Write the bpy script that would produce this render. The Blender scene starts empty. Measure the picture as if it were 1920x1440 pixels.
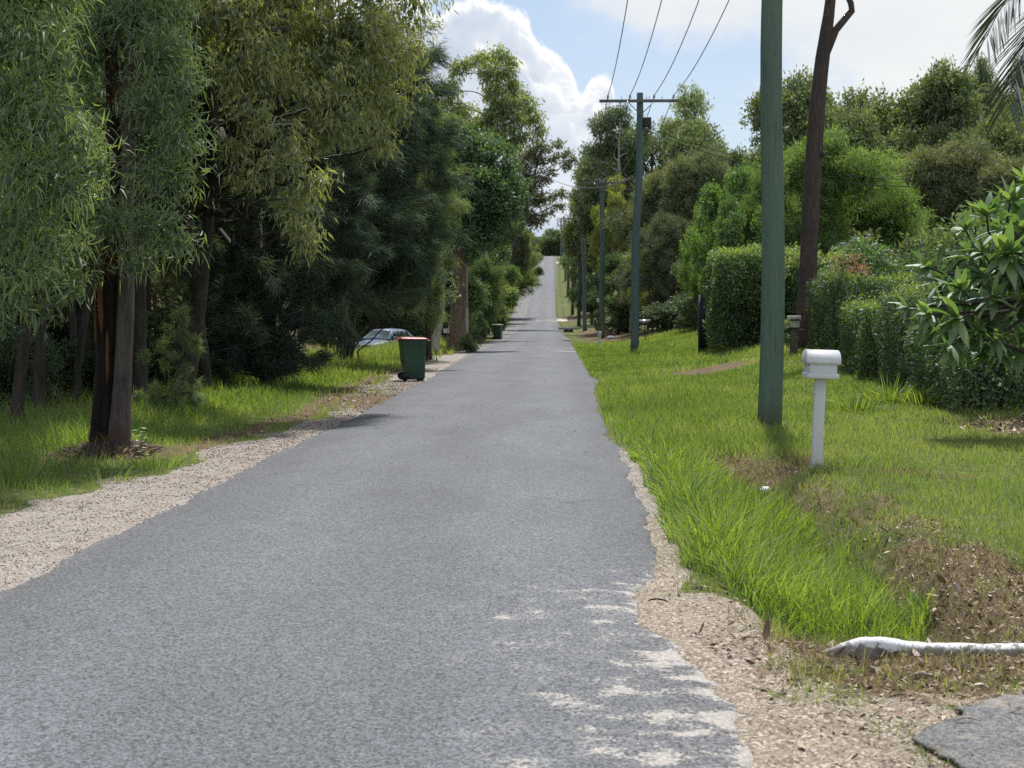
import bpy, math, random
import numpy as np
from mathutils import Vector, Matrix

# ------------------------------------------------------------------ camera, sky, sun, exposure
scene = bpy.context.scene
COL = scene.collection
R = math.radians
F = 2700.0                       # focal length in photo pixels (1920 wide)
PITCH = math.atan(130.0 / F)
YAW = math.atan((73.0 / F) / (130.0 / F * math.sin(PITCH) + math.cos(PITCH)))
EYE = 1.55
cam_d = bpy.data.cameras.new("camera")
cam = bpy.data.objects.new("camera", cam_d)
COL.objects.link(cam)
cam.location = (0, 0, EYE)
cam.rotation_euler = (math.pi / 2 - PITCH, 0, YAW)
cam_d.sensor_width = 36.0
cam_d.lens = F / 1920.0 * 36.0
cam_d.clip_start = 0.1
cam_d.clip_end = 3000
cam_d.dof.use_dof = True
cam_d.dof.focus_distance = 13.0
cam_d.dof.aperture_fstop = 5.6
scene.camera = cam
scene.render.resolution_x, scene.render.resolution_y = 1024, 768

SUN_AZ, SUN_EL = R(6), R(62)
world = bpy.data.worlds.new("World")
scene.world = world
world.use_nodes = True
vs = scene.view_settings
vs.view_transform = 'Standard'; vs.look = 'None'; vs.gamma = 1; vs.use_curve_mapping = False
vs.exposure = 0.55
cy = scene.cycles
cy.max_bounces = 6; cy.diffuse_bounces = 3; cy.glossy_bounces = 2; cy.transmission_bounces = 5
cy.transparent_max_bounces = 6
cy.caustics_reflective = False; cy.caustics_refractive = False
cy.use_denoising = False
cy.sample_clamp_indirect = 6

sl = bpy.data.lights.new("sun", 'SUN')
sl.energy = 3.9; sl.angle = R(2.0); sl.color = (1.0, 0.965, 0.91)
so = bpy.data.objects.new("sun", sl)
COL.objects.link(so)
sd = Vector((math.sin(SUN_AZ) * math.cos(SUN_EL), math.cos(SUN_AZ) * math.cos(SUN_EL), math.sin(SUN_EL)))
so.rotation_euler = sd.to_track_quat('Z', 'Y').to_euler()


class NG:
    """tiny helper for node graphs"""
    def __init__(s, tree):
        s.t = tree; s.n = tree.nodes; s.l = tree.links
    def put(s, sock, v):
        if hasattr(v, 'is_output'):
            s.l.new(v, sock)
        elif v is not None:
            sock.default_value = v
    def m(s, op, a, b=None, c=None, clamp=False):
        x = s.n.new('ShaderNodeMath'); x.operation = op; x.use_clamp = clamp
        s.put(x.inputs[0], a)
        if b is not None: s.put(x.inputs[1], b)
        if c is not None: s.put(x.inputs[2], c)
        return x.outputs[0]
    def step(s, v, lo, hi):
        x = s.n.new('ShaderNodeMapRange'); x.interpolation_type = 'SMOOTHSTEP'
        s.put(x.inputs[0], v); x.inputs[1].default_value = lo; x.inputs[2].default_value = hi
        return x.outputs[0]
    def lin(s, v, lo, hi, a=0, b=1):
        x = s.n.new('ShaderNodeMapRange')
        s.put(x.inputs[0], v)
        for i, q in zip((1, 2, 3, 4), (lo, hi, a, b)): x.inputs[i].default_value = q
        return x.outputs[0]
    def mix(s, f, a, b, blend='MIX'):
        x = s.n.new('ShaderNodeMix'); x.data_type = 'RGBA'; x.blend_type = blend
        s.put(x.inputs[0], f)
        for k, v in ((6, a), (7, b)):
            if isinstance(v, (tuple, list)) and len(v) == 3: v = (*v, 1)
            s.put(x.inputs[k], v)
        return x.outputs[2]
    def xyz(s, v):
        x = s.n.new('ShaderNodeSeparateXYZ'); s.put(x.inputs[0], v); return x.outputs
    def comb(s, a, b, c):
        x = s.n.new('ShaderNodeCombineXYZ')
        for i, v in enumerate((a, b, c)): s.put(x.inputs[i], v)
        return x.outputs[0]
    def scale(s, v, sc):
        x = s.n.new('ShaderNodeVectorMath'); x.operation = 'MULTIPLY'
        s.put(x.inputs[0], v); x.inputs[1].default_value = sc; return x.outputs[0]
    def noise(s, v, scale, detail=3, rough=.55, dist=0):
        x = s.n.new('ShaderNodeTexNoise'); s.put(x.inputs['Vector'], v)
        x.inputs['Scale'].default_value = scale; x.inputs['Detail'].default_value = detail
        x.inputs['Roughness'].default_value = rough; x.inputs['Distortion'].default_value = dist
        return x.outputs[0]
    def vor(s, v, scale, feature='F1', out='Distance'):
        x = s.n.new('ShaderNodeTexVoronoi'); x.feature = feature; s.put(x.inputs['Vector'], v)
        x.inputs['Scale'].default_value = scale
        return x.outputs[out]
    def ramp(s, v, stops):
        x = s.n.new('ShaderNodeValToRGB'); s.put(x.inputs[0], v)
        cr = x.color_ramp
        while len(cr.elements) < len(stops): cr.elements.new(.5)
        for e, (p, c) in zip(cr.elements, stops):
            e.position = p; e.color = (*c, 1) if len(c) == 3 else c
        return x.outputs[0]
    def bump(s, h, strength=.3, dist=.01, n=None):
        x = s.n.new('ShaderNodeBump'); x.inputs['Strength'].default_value = strength
        x.inputs['Distance'].default_value = dist; s.put(x.inputs['Height'], h)
        if n is not None: s.put(x.inputs['Normal'], n)
        return x.outputs[0]
    def attr(s, name):
        x = s.n.new('ShaderNodeAttribute'); x.attribute_name = name; return x.outputs['Fac']
    def pos(s):
        return s.n.new('ShaderNodeNewGeometry').outputs['Position']
    def obj(s):
        return s.n.new('ShaderNodeTexCoord').outputs['Object']


def build_world():
    g = NG(world.node_tree)
    g.n.clear()
    out = g.n.new('ShaderNodeOutputWorld')
    sky = g.n.new('ShaderNodeTexSky'); sky.sky_type = 'NISHITA'; sky.sun_disc = False
    sky.sun_elevation = SUN_EL; sky.sun_rotation = SUN_AZ
    sky.air_density = 1.0; sky.dust_density = 1.2; sky.ozone_density = 1.6; sky.altitude = 50
    bg = g.n.new('ShaderNodeBackground'); g.put(bg.inputs[0], sky.outputs[0]); bg.inputs[1].default_value = 0.085
    d = g.n.new('ShaderNodeTexCoord').outputs['Generated']
    x, y, z = g.xyz(d)
    ys = g.m('MAXIMUM', y, 0.08)
    a = g.m('DIVIDE', x, ys)
    e = g.m('DIVIDE', z, ys)
    p = g.comb(a, e, 0.0)
    n1 = g.noise(p, 30, 8, .68, .5)
    n2 = g.noise(p, 9, 4, .55)
    n4 = g.noise(p, 17, 7, .62, .8)
    # height of the cumulus tops along the horizon
    fc = g.n.new('ShaderNodeFloatCurve')
    A0, A1, E1 = -0.40, 0.10, 0.40
    pts = [(-100, -60), (300, -150), (640, -60), (715, -40), (765, -8), (800, 14), (820, 32), (845, 10), (880, -4), (925, 2), (960, 28), (988, 44),
           (1000, 68), (1030, 88), (1052, 118), (1068, 140), (1080, 172), (1092, 182), (1108, 150), (1130, 138), (1146, 146), (1153, 235), (1175, 320), (1230, 470)]
    c = fc.mapping.curves[0]
    fcp = [(((px - 1033) / F - A0) / (A1 - A0), ((590 - py) / F) / E1) for px, py in pts]
    c.points[0].location = (0, fcp[0][1]); c.points[1].location = (1, 0.0)
    for q in fcp[1:]: c.points.new(*q)
    for q in c.points: q.handle_type = 'AUTO'
    fc.mapping.update()
    g.put(fc.inputs['Value'], g.lin(a, A0, A1))
    top = g.m('MULTIPLY', fc.outputs[0], E1)
    wob = g.m('ADD', g.m('MULTIPLY_ADD', n1, 0.040, -0.020), g.m('MULTIPLY_ADD', n2, .05, -.025))
    dep = g.m('ADD', g.m('SUBTRACT', top, e), wob)
    cum = g.m('MULTIPLY', g.step(dep, -0.001, 0.007), g.step(a, 0.062, 0.04))
    cum = g.m('MULTIPLY', cum, g.step(y, 0.1, 0.3))
    # second, nearer row of billows inside the cloud
    dep2 = g.m('ADD', g.m('SUBTRACT', dep, 0.034), g.m('MULTIPLY_ADD', n2, 0.09, -0.045))
    rim1 = g.m('MULTIPLY', g.step(dep, 0.016, 0.0), g.step(g.m('ADD', n2, g.m('MULTIPLY', n1, .4)), .40, .62))
    rim2 = g.m('MULTIPLY', g.step(g.m('ABSOLUTE', dep2), 0.007, 0.0), g.step(n1, .42, .60))
    rid = g.m('MULTIPLY', g.step(g.m('ABSOLUTE', g.m('SUBTRACT', n4, .5)), .035, 0.0), g.m('MULTIPLY', g.step(n2, .48, .62), g.step(dep, .075, .01)))
    rim2 = g.m('MAXIMUM', rim2, g.m('MULTIPLY', rid, .8))
    br = g.m('ADD', g.m('MULTIPLY', rim1, .95), g.m('MULTIPLY', rim2, .65))
    br = g.m('ADD', br, g.m('MULTIPLY', g.step(n2, .35, .75), .07))
    body = g.mix(g.step(g.m('ADD', n2, g.m('MULTIPLY', n4, .5)), .55, .95), (.44, .51, .62), (.72, .75, .79))
    ccol = g.mix(g.m('MINIMUM', br, 1.0), body, (1.0, .98, .93))
    cb = g.n.new('ShaderNodeBackground'); g.put(cb.inputs[0], ccol); cb.inputs[1].default_value = 0.85
    # thin high cloud all over the sky, streaked
    zz = g.m('MAXIMUM', z, 0.03)
    q = g.comb(g.m('DIVIDE', x, g.m('ADD', zz, .12)), g.m('DIVIDE', y, g.m('ADD', zz, .12)), 0.0)
    qs = g.scale(q, (1.0, .62, 1))
    h1 = g.noise(qs, .95, 6, .55, .25)
    tilt = g.m('ADD', g.lin(a, -.02, .22, -.12, .20), g.lin(e, .08, .24, -.20, .07))
    tilt = g.m('MULTIPLY', tilt, g.step(y, .3, .7))
    hs = g.m('ADD', h1, tilt)
    high = g.m('MULTIPLY', g.step(g.m('ADD', hs, g.m('MULTIPLY_ADD', g.noise(qs, 4.5, 5, .6), .16, -.08)), .42, .58), g.step(z, .02, .10))
    haze = g.m('MULTIPLY', g.step(z, .38, -.02), .60)
    hcol = g.mix(g.noise(qs, 2.5, 4), (.60, .63, .66), (.84, .82, .78))
    hb = g.n.new('ShaderNodeBackground'); g.put(hb.inputs[0], hcol); hb.inputs[1].default_value = 0.86
    hz = g.n.new('ShaderNodeBackground'); hz.inputs[0].default_value = (.55, .62, .72, 1); hz.inputs[1].default_value = 0.9
    def mixs(f, s1, s2):
        x_ = g.n.new('ShaderNodeMixShader'); g.put(x_.inputs[0], f); g.l.new(s1, x_.inputs[1]); g.l.new(s2, x_.inputs[2]); return x_.outputs[0]
    s = mixs(haze, bg.outputs[0], hz.outputs[0])
    s = mixs(g.m('MULTIPLY', high, .88), s, hb.outputs[0])
    s = mixs(cum, s, cb.outputs[0])
    g.l.new(s, out.inputs[0])
build_world()
world.cycles.sampling_method = 'MANUAL'
world.cycles.sample_map_resolution = 1024


# ------------------------------------------------------------------ geometry helpers
def px(u, v, d):
    """point of the place seen at photo pixel (u, v), d metres ahead along the road"""
    a = (u - 960) / F; b = -(v - 720) / F
    cw, sw, cp, sp = math.cos(YAW), math.sin(YAW), math.cos(PITCH), math.sin(PITCH)
    X = a * cw - b * sw * sp - sw * cp
    Y = a * sw + b * cw * sp + cw * cp
    Z = b * cp - sp
    t = d / Y
    return np.array((X * t, d, EYE + Z * t))


def sstep(x, a, b):
    t = np.clip((np.asarray(x, float) - a) / (b - a), 0, 1)
    return t * t * (3 - 2 * t)


def rx(y):     # right edge of the asphalt
    return np.interp(y, [-20, 5, 6.2, 6.7, 7.2, 7.8, 8.6, 9.5, 12, 14, 20, 28, 31, 33, 36, 50, 100, 140, 184, 250, 430, 700],
                        [.9, .72, .66, .58, .44, .45, .66, .72, .77, .80, .74, .86, .98, 1.25, 1.0, 1.05, 1.2, 1.0, .6, .9, 1.6, 2.5])


def lx(y):     # left edge
    return np.interp(y, [-20, 5, 12, 20, 35, 60, 100, 184, 250, 430, 700], [-3.1, -3.1, -3.08, -3.05, -3.0, -3.35, -3.95, -4.9, -4.3, -2.4, -1.5])


PY = [-40, 0, 60, 100, 130, 150, 180, 215, 250, 300, 360, 430, 445, 520, 700, 1200]
PZ = [0, 0, -.02, -.16, 0, .3, 1.4, 4.5, 7.4, 11.2, 14.9, 19.0, 19.3, 16, 10, 6]


def vnoise(x, y, s, seed=0):
    """cheap smooth value noise"""
    x = np.asarray(x, float) * s + seed * 17.3; y = np.asarray(y, float) * s + seed * 9.7
    xi = np.floor(x); yi = np.floor(y); xf = x - xi; yf = y - yi
    xf = xf * xf * (3 - 2 * xf); yf = yf * yf * (3 - 2 * yf)
    def h(a, b):
        t = np.sin(a * 127.1 + b * 311.7 + seed * 3.1) * 43758.5453
        return t - np.floor(t)
    return (h(xi, yi) * (1 - xf) + h(xi + 1, yi) * xf) * (1 - yf) + (h(xi, yi + 1) * (1 - xf) + h(xi + 1, yi + 1) * xf) * yf


def prof(y):
    y = np.asarray(y, float)
    return (np.interp(y - 6, PY, PZ) + np.interp(y, PY, PZ) + np.interp(y + 6, PY, PZ)) / 3


def gz(x, y):
    x = np.asarray(x, float); y = np.asarray(y, float)
    z = prof(y)
    z = z + .66 * sstep(y, 18, 42) * sstep(x, 3.0, 7.0) * (1 - .6 * sstep(y, 90, 140))
    z = z + .10 * sstep(y, 40, 60) * sstep(x, 2.0, 3.5)
    cx = 1.72
    dd = .44 * sstep(y, 6.55, 7.6) * (1 - .75 * sstep(y, 12.5, 17)) * (1 - sstep(y, 24, 33))
    z = z - dd * np.exp(-((x - cx) / .52) ** 4)
    z = z + .03 * sstep(x, 2.2, 2.9) * sstep(y, 6.6, 8) * (1 - sstep(y, 18, 30))
    z = z - .03 * np.exp(-(((x - 2.65) / .5) ** 2 + ((y - 15.0) / 1.2) ** 2))
    z = z - .30 * sstep(-x, 4.6, 8.0) * sstep(y, 20, 45) * (1 - sstep(y, 110, 150)) - .36 * sstep(-x, 5.5, 8.5) * sstep(y, 48, 66) * (1 - sstep(y, 110, 150))
    z = z + .12 * np.exp(-(((x + 4.95) / .7) ** 2 + ((y - 16.1) / .7) ** 2))
    bk = np.exp(-(((x - 2.5) / .55) ** 2)) * sstep(y, 7, 8) * (1 - sstep(y, 12, 14)) + .7 * np.exp(-(((x - 2.1) / .5) ** 2 + ((y - 15.2) / 1.4) ** 2))
    z = z + bk * ((vnoise(x, y, 3.2, 71) - .5) * .16 + (vnoise(x, y, 8, 72) - .5) * .07)
    off = sstep(x, 1.0, 1.6) + sstep(-x, 3.6, 4.4)
    z = z + off * (vnoise(x, y, .6, 1) - .5) * .08 + off * (vnoise(x, y, 2.6, 2) - .5) * .03
    return z


def mk_mesh(name, V, quads=None, tris=None, smooth=False, attrs=None, mat=None):
    V = np.ascontiguousarray(V, dtype=np.float32)
    me = bpy.data.meshes.new(name)
    nq = 0 if quads is None else len(quads); nt = 0 if tris is None else len(tris)
    me.vertices.add(len(V)); me.vertices.foreach_set('co', V.ravel())
    loops = []
    if nq: loops.append(np.asarray(quads, np.int32).ravel())
    if nt: loops.append(np.asarray(tris, np.int32).ravel())
    L = np.concatenate(loops) if loops else np.zeros(0, np.int32)
    me.loops.add(len(L)); me.loops.foreach_set('vertex_index', L)
    me.polygons.add(nq + nt)
    st = np.concatenate([np.arange(nq) * 4, nq * 4 + np.arange(nt) * 3]).astype(np.int32)
    me.polygons.foreach_set('loop_start', st)
    if smooth: me.polygons.foreach_set('use_smooth', np.ones(nq + nt, bool))
    for k, v in (attrs or {}).items():
        a = me.attributes.new(k, 'FLOAT', 'POINT'); a.data.foreach_set('value', np.asarray(v, np.float32))
    me.update(calc_edges=True)
    if mat: me.materials.append(mat)
    return me


class Acc:
    """collects verts / quads / tris (+ rnd attribute) into one mesh"""
    def __init__(s): s.V = []; s.Q = []; s.T = []; s.A = []; s.n = 0
    def add(s, V, Q=None, T=None, rnd=0.5):
        V = np.asarray(V, float).reshape(-1, 3)
        if Q is not None and len(Q): s.Q.append(np.asarray(Q) + s.n)
        if T is not None and len(T): s.T.append(np.asarray(T) + s.n)
        s.V.append(V); s.A.append(np.broadcast_to(np.asarray(rnd, float), (len(V),))); s.n += len(V)
        return s
    def box(s, lo, hi, rnd=.5, M=None, taper=0):
        x0, y0, z0 = lo; x1, y1, z1 = hi
        V = np.array([(x0, y0, z0), (x1, y0, z0), (x1, y1, z0), (x0, y1, z0), (x0, y0, z1), (x1, y0, z1), (x1, y1, z1), (x0, y1, z1)], float)
        if taper:
            c = V[:4, :2].mean(0); V[:4, :2] = c + (V[:4, :2] - c) * (1 - taper)
        if M is not None: V = V @ np.array(M.to_3x3()).T + np.array(M.translation)
        return s.add(V, [(0, 3, 2, 1), (4, 5, 6, 7), (0, 1, 5, 4), (1, 2, 6, 5), (2, 3, 7, 6), (3, 0, 4, 7)], None, rnd)
    def tube(s, P, r, sides=6, rnd=.5, cap=True, wob=0, seed=0):
        P = np.asarray(P, float); n = len(P); r = np.broadcast_to(np.asarray(r, float), (n,))
        T = np.gradient(P, axis=0); T /= np.linalg.norm(T, axis=1)[:, None] + 1e-9
        ref = np.array((1., 0, 0)) if abs(T[0][0]) < .8 else np.array((0, 1., 0))
        A = np.cross(T, ref); A /= np.linalg.norm(A, axis=1)[:, None] + 1e-9
        B = np.cross(T, A)
        th = np.arange(sides) * 2 * math.pi / sides
        rr = r[:, None] * np.ones(sides)
        if wob:
            g_ = np.random.default_rng(seed)
            f = g_.uniform(1, 1.0, (1, sides)) + g_.normal(0, wob, (1, sides)) + g_.normal(0, wob * .5, (n, sides))
            rr = rr * f
        V = P[:, None, :] + rr[..., None] * (np.cos(th)[None, :, None] * A[:, None, :] + np.sin(th)[None, :, None] * B[:, None, :])
        V = V.reshape(-1, 3)
        i = np.arange(n - 1)[:, None] * sides; j = np.arange(sides)[None, :]; k = (j + 1) % sides
        Q = np.stack([i + j, i + sides + j, i + sides + k, i + k], -1).reshape(-1, 4)
        if cap:
            V = np.vstack([V, P[:1], P[-1:]])
            c0 = n * sides; c1 = c0 + 1; jj = np.arange(sides); kk = (jj + 1) % sides
            T_ = np.vstack([np.stack([np.full(sides, c0), jj, kk], -1), np.stack([np.full(sides, c1), (n - 1) * sides + kk, (n - 1) * sides + jj], -1)])
            return s.add(V, Q, T_, rnd)
        return s.add(V, Q, None, rnd)
    def loft(s, rings, rnd=.5, cap=True):
        n = len(rings); m = len(rings[0]); V = np.array(rings, float).reshape(-1, 3)
        i = np.arange(n - 1)[:, None] * m; j = np.arange(m)[None, :]; k = (j + 1) % m
        Q = np.stack([i + j, i + k, i + m + k, i + m + j], -1).reshape(-1, 4)
        T = None
        if cap:
            V = np.vstack([V, V[:m].mean(0), V[(n - 1) * m:n * m].mean(0)]); c0 = n * m; c1 = c0 + 1
            jj = np.arange(m); kk = (jj + 1) % m
            T = np.vstack([np.stack([np.full(m, c0), kk, jj], -1), np.stack([np.full(m, c1), (n - 1) * m + jj, (n - 1) * m + kk], -1)])
        return s.add(V, Q, T, rnd)
    def mesh(s, name, mat, smooth=False):
        return mk_mesh(name, np.vstack(s.V), np.vstack(s.Q) if s.Q else None, np.vstack(s.T) if s.T else None, smooth, {'rnd': np.concatenate(s.A)}, mat)


def link(name, me, parent=None, loc=None):
    o = bpy.data.objects.new(name, me); COL.objects.link(o)
    if parent is not None: o.parent = parent
    if loc is not None: o.location = loc
    return o


def tag(o, label=None, cat=None, group=None, kind=None):
    if label: o['label'] = label
    if cat: o['category'] = cat
    if group: o['group'] = group
    if kind: o['kind'] = kind
    return o


def thing(name, label, cat, loc=(0, 0, 0), rz=0, group=None):
    o = bpy.data.objects.new(name, None); COL.objects.link(o)
    o.location = tuple(float(q) for q in loc); o.rotation_euler = (0, 0, rz)
    return tag(o, label, cat, group)


def obj(name, acc, mat, parent=None, smooth=False, bevel=0):
    o = link(name, acc.mesh(name, mat, smooth), parent)
    if bevel:
        b = o.modifiers.new('bevel', 'BEVEL'); b.width = bevel; b.segments = 2; b.limit_method = 'ANGLE'
    return o


def copy_tree(root):
    c = root.copy(); COL.objects.link(c)
    for ch in list(root.children):
        d = ch.copy(); COL.objects.link(d); d.parent = c
        for g_ in list(ch.children):
            e = g_.copy(); COL.objects.link(e); e.parent = d
    return c


def unit(v):
    return v / (np.linalg.norm(v, axis=-1, keepdims=True) + 1e-9)


def blades(P, D, L, W, kind='diamond', bend=0., B=None, rng=None, S=None):
    """leaf or grass blades; returns V, Q, T, verts per blade"""
    N = len(P); L = np.broadcast_to(L, (N,))[:, None]; W = np.broadcast_to(W, (N,))[:, None] * .5
    if S is None: S = unit(np.cross(D, rng.normal(size=(N, 3))))
    if B is None: B = np.tile((0, 0, -1.), (N, 1))
    bend = np.broadcast_to(bend, (N,))[:, None]
    def at(t): return P + D * L * t + B * bend * L * t * t
    idx = lambda k: np.arange(N)[:, None] * k
    if kind == 'diamond':
        m_ = at(.45)
        V = np.stack([P, m_ + S * W, at(1.), m_ - S * W], 1).reshape(-1, 3)
        return V, idx(4) + np.array([[0, 1, 2, 3]]), None, 4
    if kind == 'sickle':
        a, b = at(.33), at(.7)
        V = np.stack([P, a + S * W, a - S * W, b + S * W * .8, b - S * W * .8, at(1.)], 1).reshape(-1, 3)
        Q = idx(6) + np.array([[1, 3, 4, 2]])
        T = np.concatenate([idx(6) + np.array([[0, 1, 2]]), idx(6) + np.array([[3, 5, 4]])])
        return V, Q, T, 6
    if kind == 'grass':
        a = at(.55)
        V = np.stack([P + S * W, P - S * W, a + S * W * .75, a - S * W * .75, at(1.)], 1).reshape(-1, 3)
        Q = idx(5) + np.array([[0, 2, 3, 1]]); T = idx(5) + np.array([[2, 4, 3]])
        return V, Q, T, 5
    if kind == 'tri':
        V = np.stack([P + S * W, P - S * W, at(1.)], 1).reshape(-1, 3)
        return V, None, idx(3) + np.array([[0, 2, 1]]), 3


# ------------------------------------------------------------------ materials
def new_mat(name):
    m_ = bpy.data.materials.new(name); m_.use_nodes = True; g = NG(m_.node_tree)
    b = g.n['Principled BSDF']
    return m_, g, b


LEAFK = 1.68
def leaf_mat(name, cols, trans=.45, gloss=.06, rough=.42, tint=True):
    """cols: leaf colours from dark to light; leaves let light through"""
    m_ = bpy.data.materials.new(name); m_.use_nodes = True; g = NG(m_.node_tree)
    g.n.clear(); out = g.n.new('ShaderNodeOutputMaterial')
    n = len(cols)
    if 'grass' not in name: cols = [tuple(min(.5, q * LEAFK * w_) for q, w_ in zip(c_, (1.0, .97, 1.5))) for c_ in cols]
    c = g.ramp(g.attr('rnd'), [(i / max(1, n - 1), q) for i, q in enumerate(cols)])
    if tint:
        oi = g.n.new('ShaderNodeObjectInfo')
        c = g.mix(1.0, c, oi.outputs['Color'], 'MULTIPLY')
    df = g.n.new('ShaderNodeBsdfDiffuse'); g.put(df.inputs[0], c)
    tr = g.n.new('ShaderNodeBsdfTranslucent')
    g.put(tr.inputs[0], g.mix(1.0, c, (1.25, 1.25, .55), 'MULTIPLY'))
    mx = g.n.new('ShaderNodeMixShader'); mx.inputs[0].default_value = trans
    g.l.new(df.outputs[0], mx.inputs[1]); g.l.new(tr.outputs[0], mx.inputs[2])
    gl = g.n.new('ShaderNodeBsdfGlossy'); gl.inputs['Roughness'].default_value = max(rough, .62)
    gl.inputs[0].default_value = (.9, .95, 1, 1)
    m2 = g.n.new('ShaderNodeMixShader'); m2.inputs[0].default_value = gloss * .7
    g.l.new(mx.outputs[0], m2.inputs[1]); g.l.new(gl.outputs[0], m2.inputs[2])
    g.l.new(m2.outputs[0], out.inputs[0])
    return m_


def bark_mat(name, c0, c1, c2=None, sc=(14, 14, 2.2), bump=.6, rough=.9):
    m_, g, b = new_mat(name)
    p = g.scale(g.obj(), sc)
    n = g.noise(p, 1, 6, .65, .4)
    c = g.ramp(n, [(.3, c0), (.62, c1)])
    n2 = g.noise(g.obj(), 1.1, 4, .6)
    if c2: c = g.mix(g.step(n2, .5, .62), c, c2)
    g.put(b.inputs['Base Color'], c); b.inputs['Roughness'].default_value = rough
    b.inputs['Specular IOR Level'].default_value = .2
    g.put(b.inputs['Normal'], g.bump(n, bump, .03))
    return m_


def paint_mat(name, col, rough=.5, dirt=.25, dirtcol=(.2, .17, .12), spec=.4, metal=0, sc=9):
    m_, g, b = new_mat(name)
    n = g.noise(g.obj(), sc, 6, .65)
    c = g.mix(g.m('MULTIPLY', g.step(n, .45, .8), dirt), col, dirtcol)
    g.put(b.inputs['Base Color'], c); g.put(b.inputs['Roughness'], g.m('MULTIPLY_ADD', n, .25, rough - .12))
    b.inputs['Specular IOR Level'].default_value = spec; b.inputs['Metallic'].default_value = metal
    g.put(b.inputs['Normal'], g.bump(n, .12, .004))
    return m_


M_white = paint_mat('white_paint', (.72, .73, .76), .45, .22, (.42, .40, .36))
M_dark = paint_mat('dark_rubber_and_shade', (.015, .015, .017), .6, .3)
M_steel = paint_mat('galvanised_steel', (.30, .31, .32), .4, .3, metal=.5)
M_black = paint_mat('black_paint', (.03, .03, .032), .45, .3, (.10, .09, .08))
M_ins = paint_mat('porcelain', (.26, .24, .22), .3, .2)
M_wire = paint_mat('wire_aluminium', (.24, .25, .27), .9, .1, spec=.1)
M_cable = paint_mat('cable_sheath', (.03, .03, .035), .9, .1, spec=.05)
M_trans = paint_mat('transformer_paint', (.22, .27, .33), .5, .3)


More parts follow.
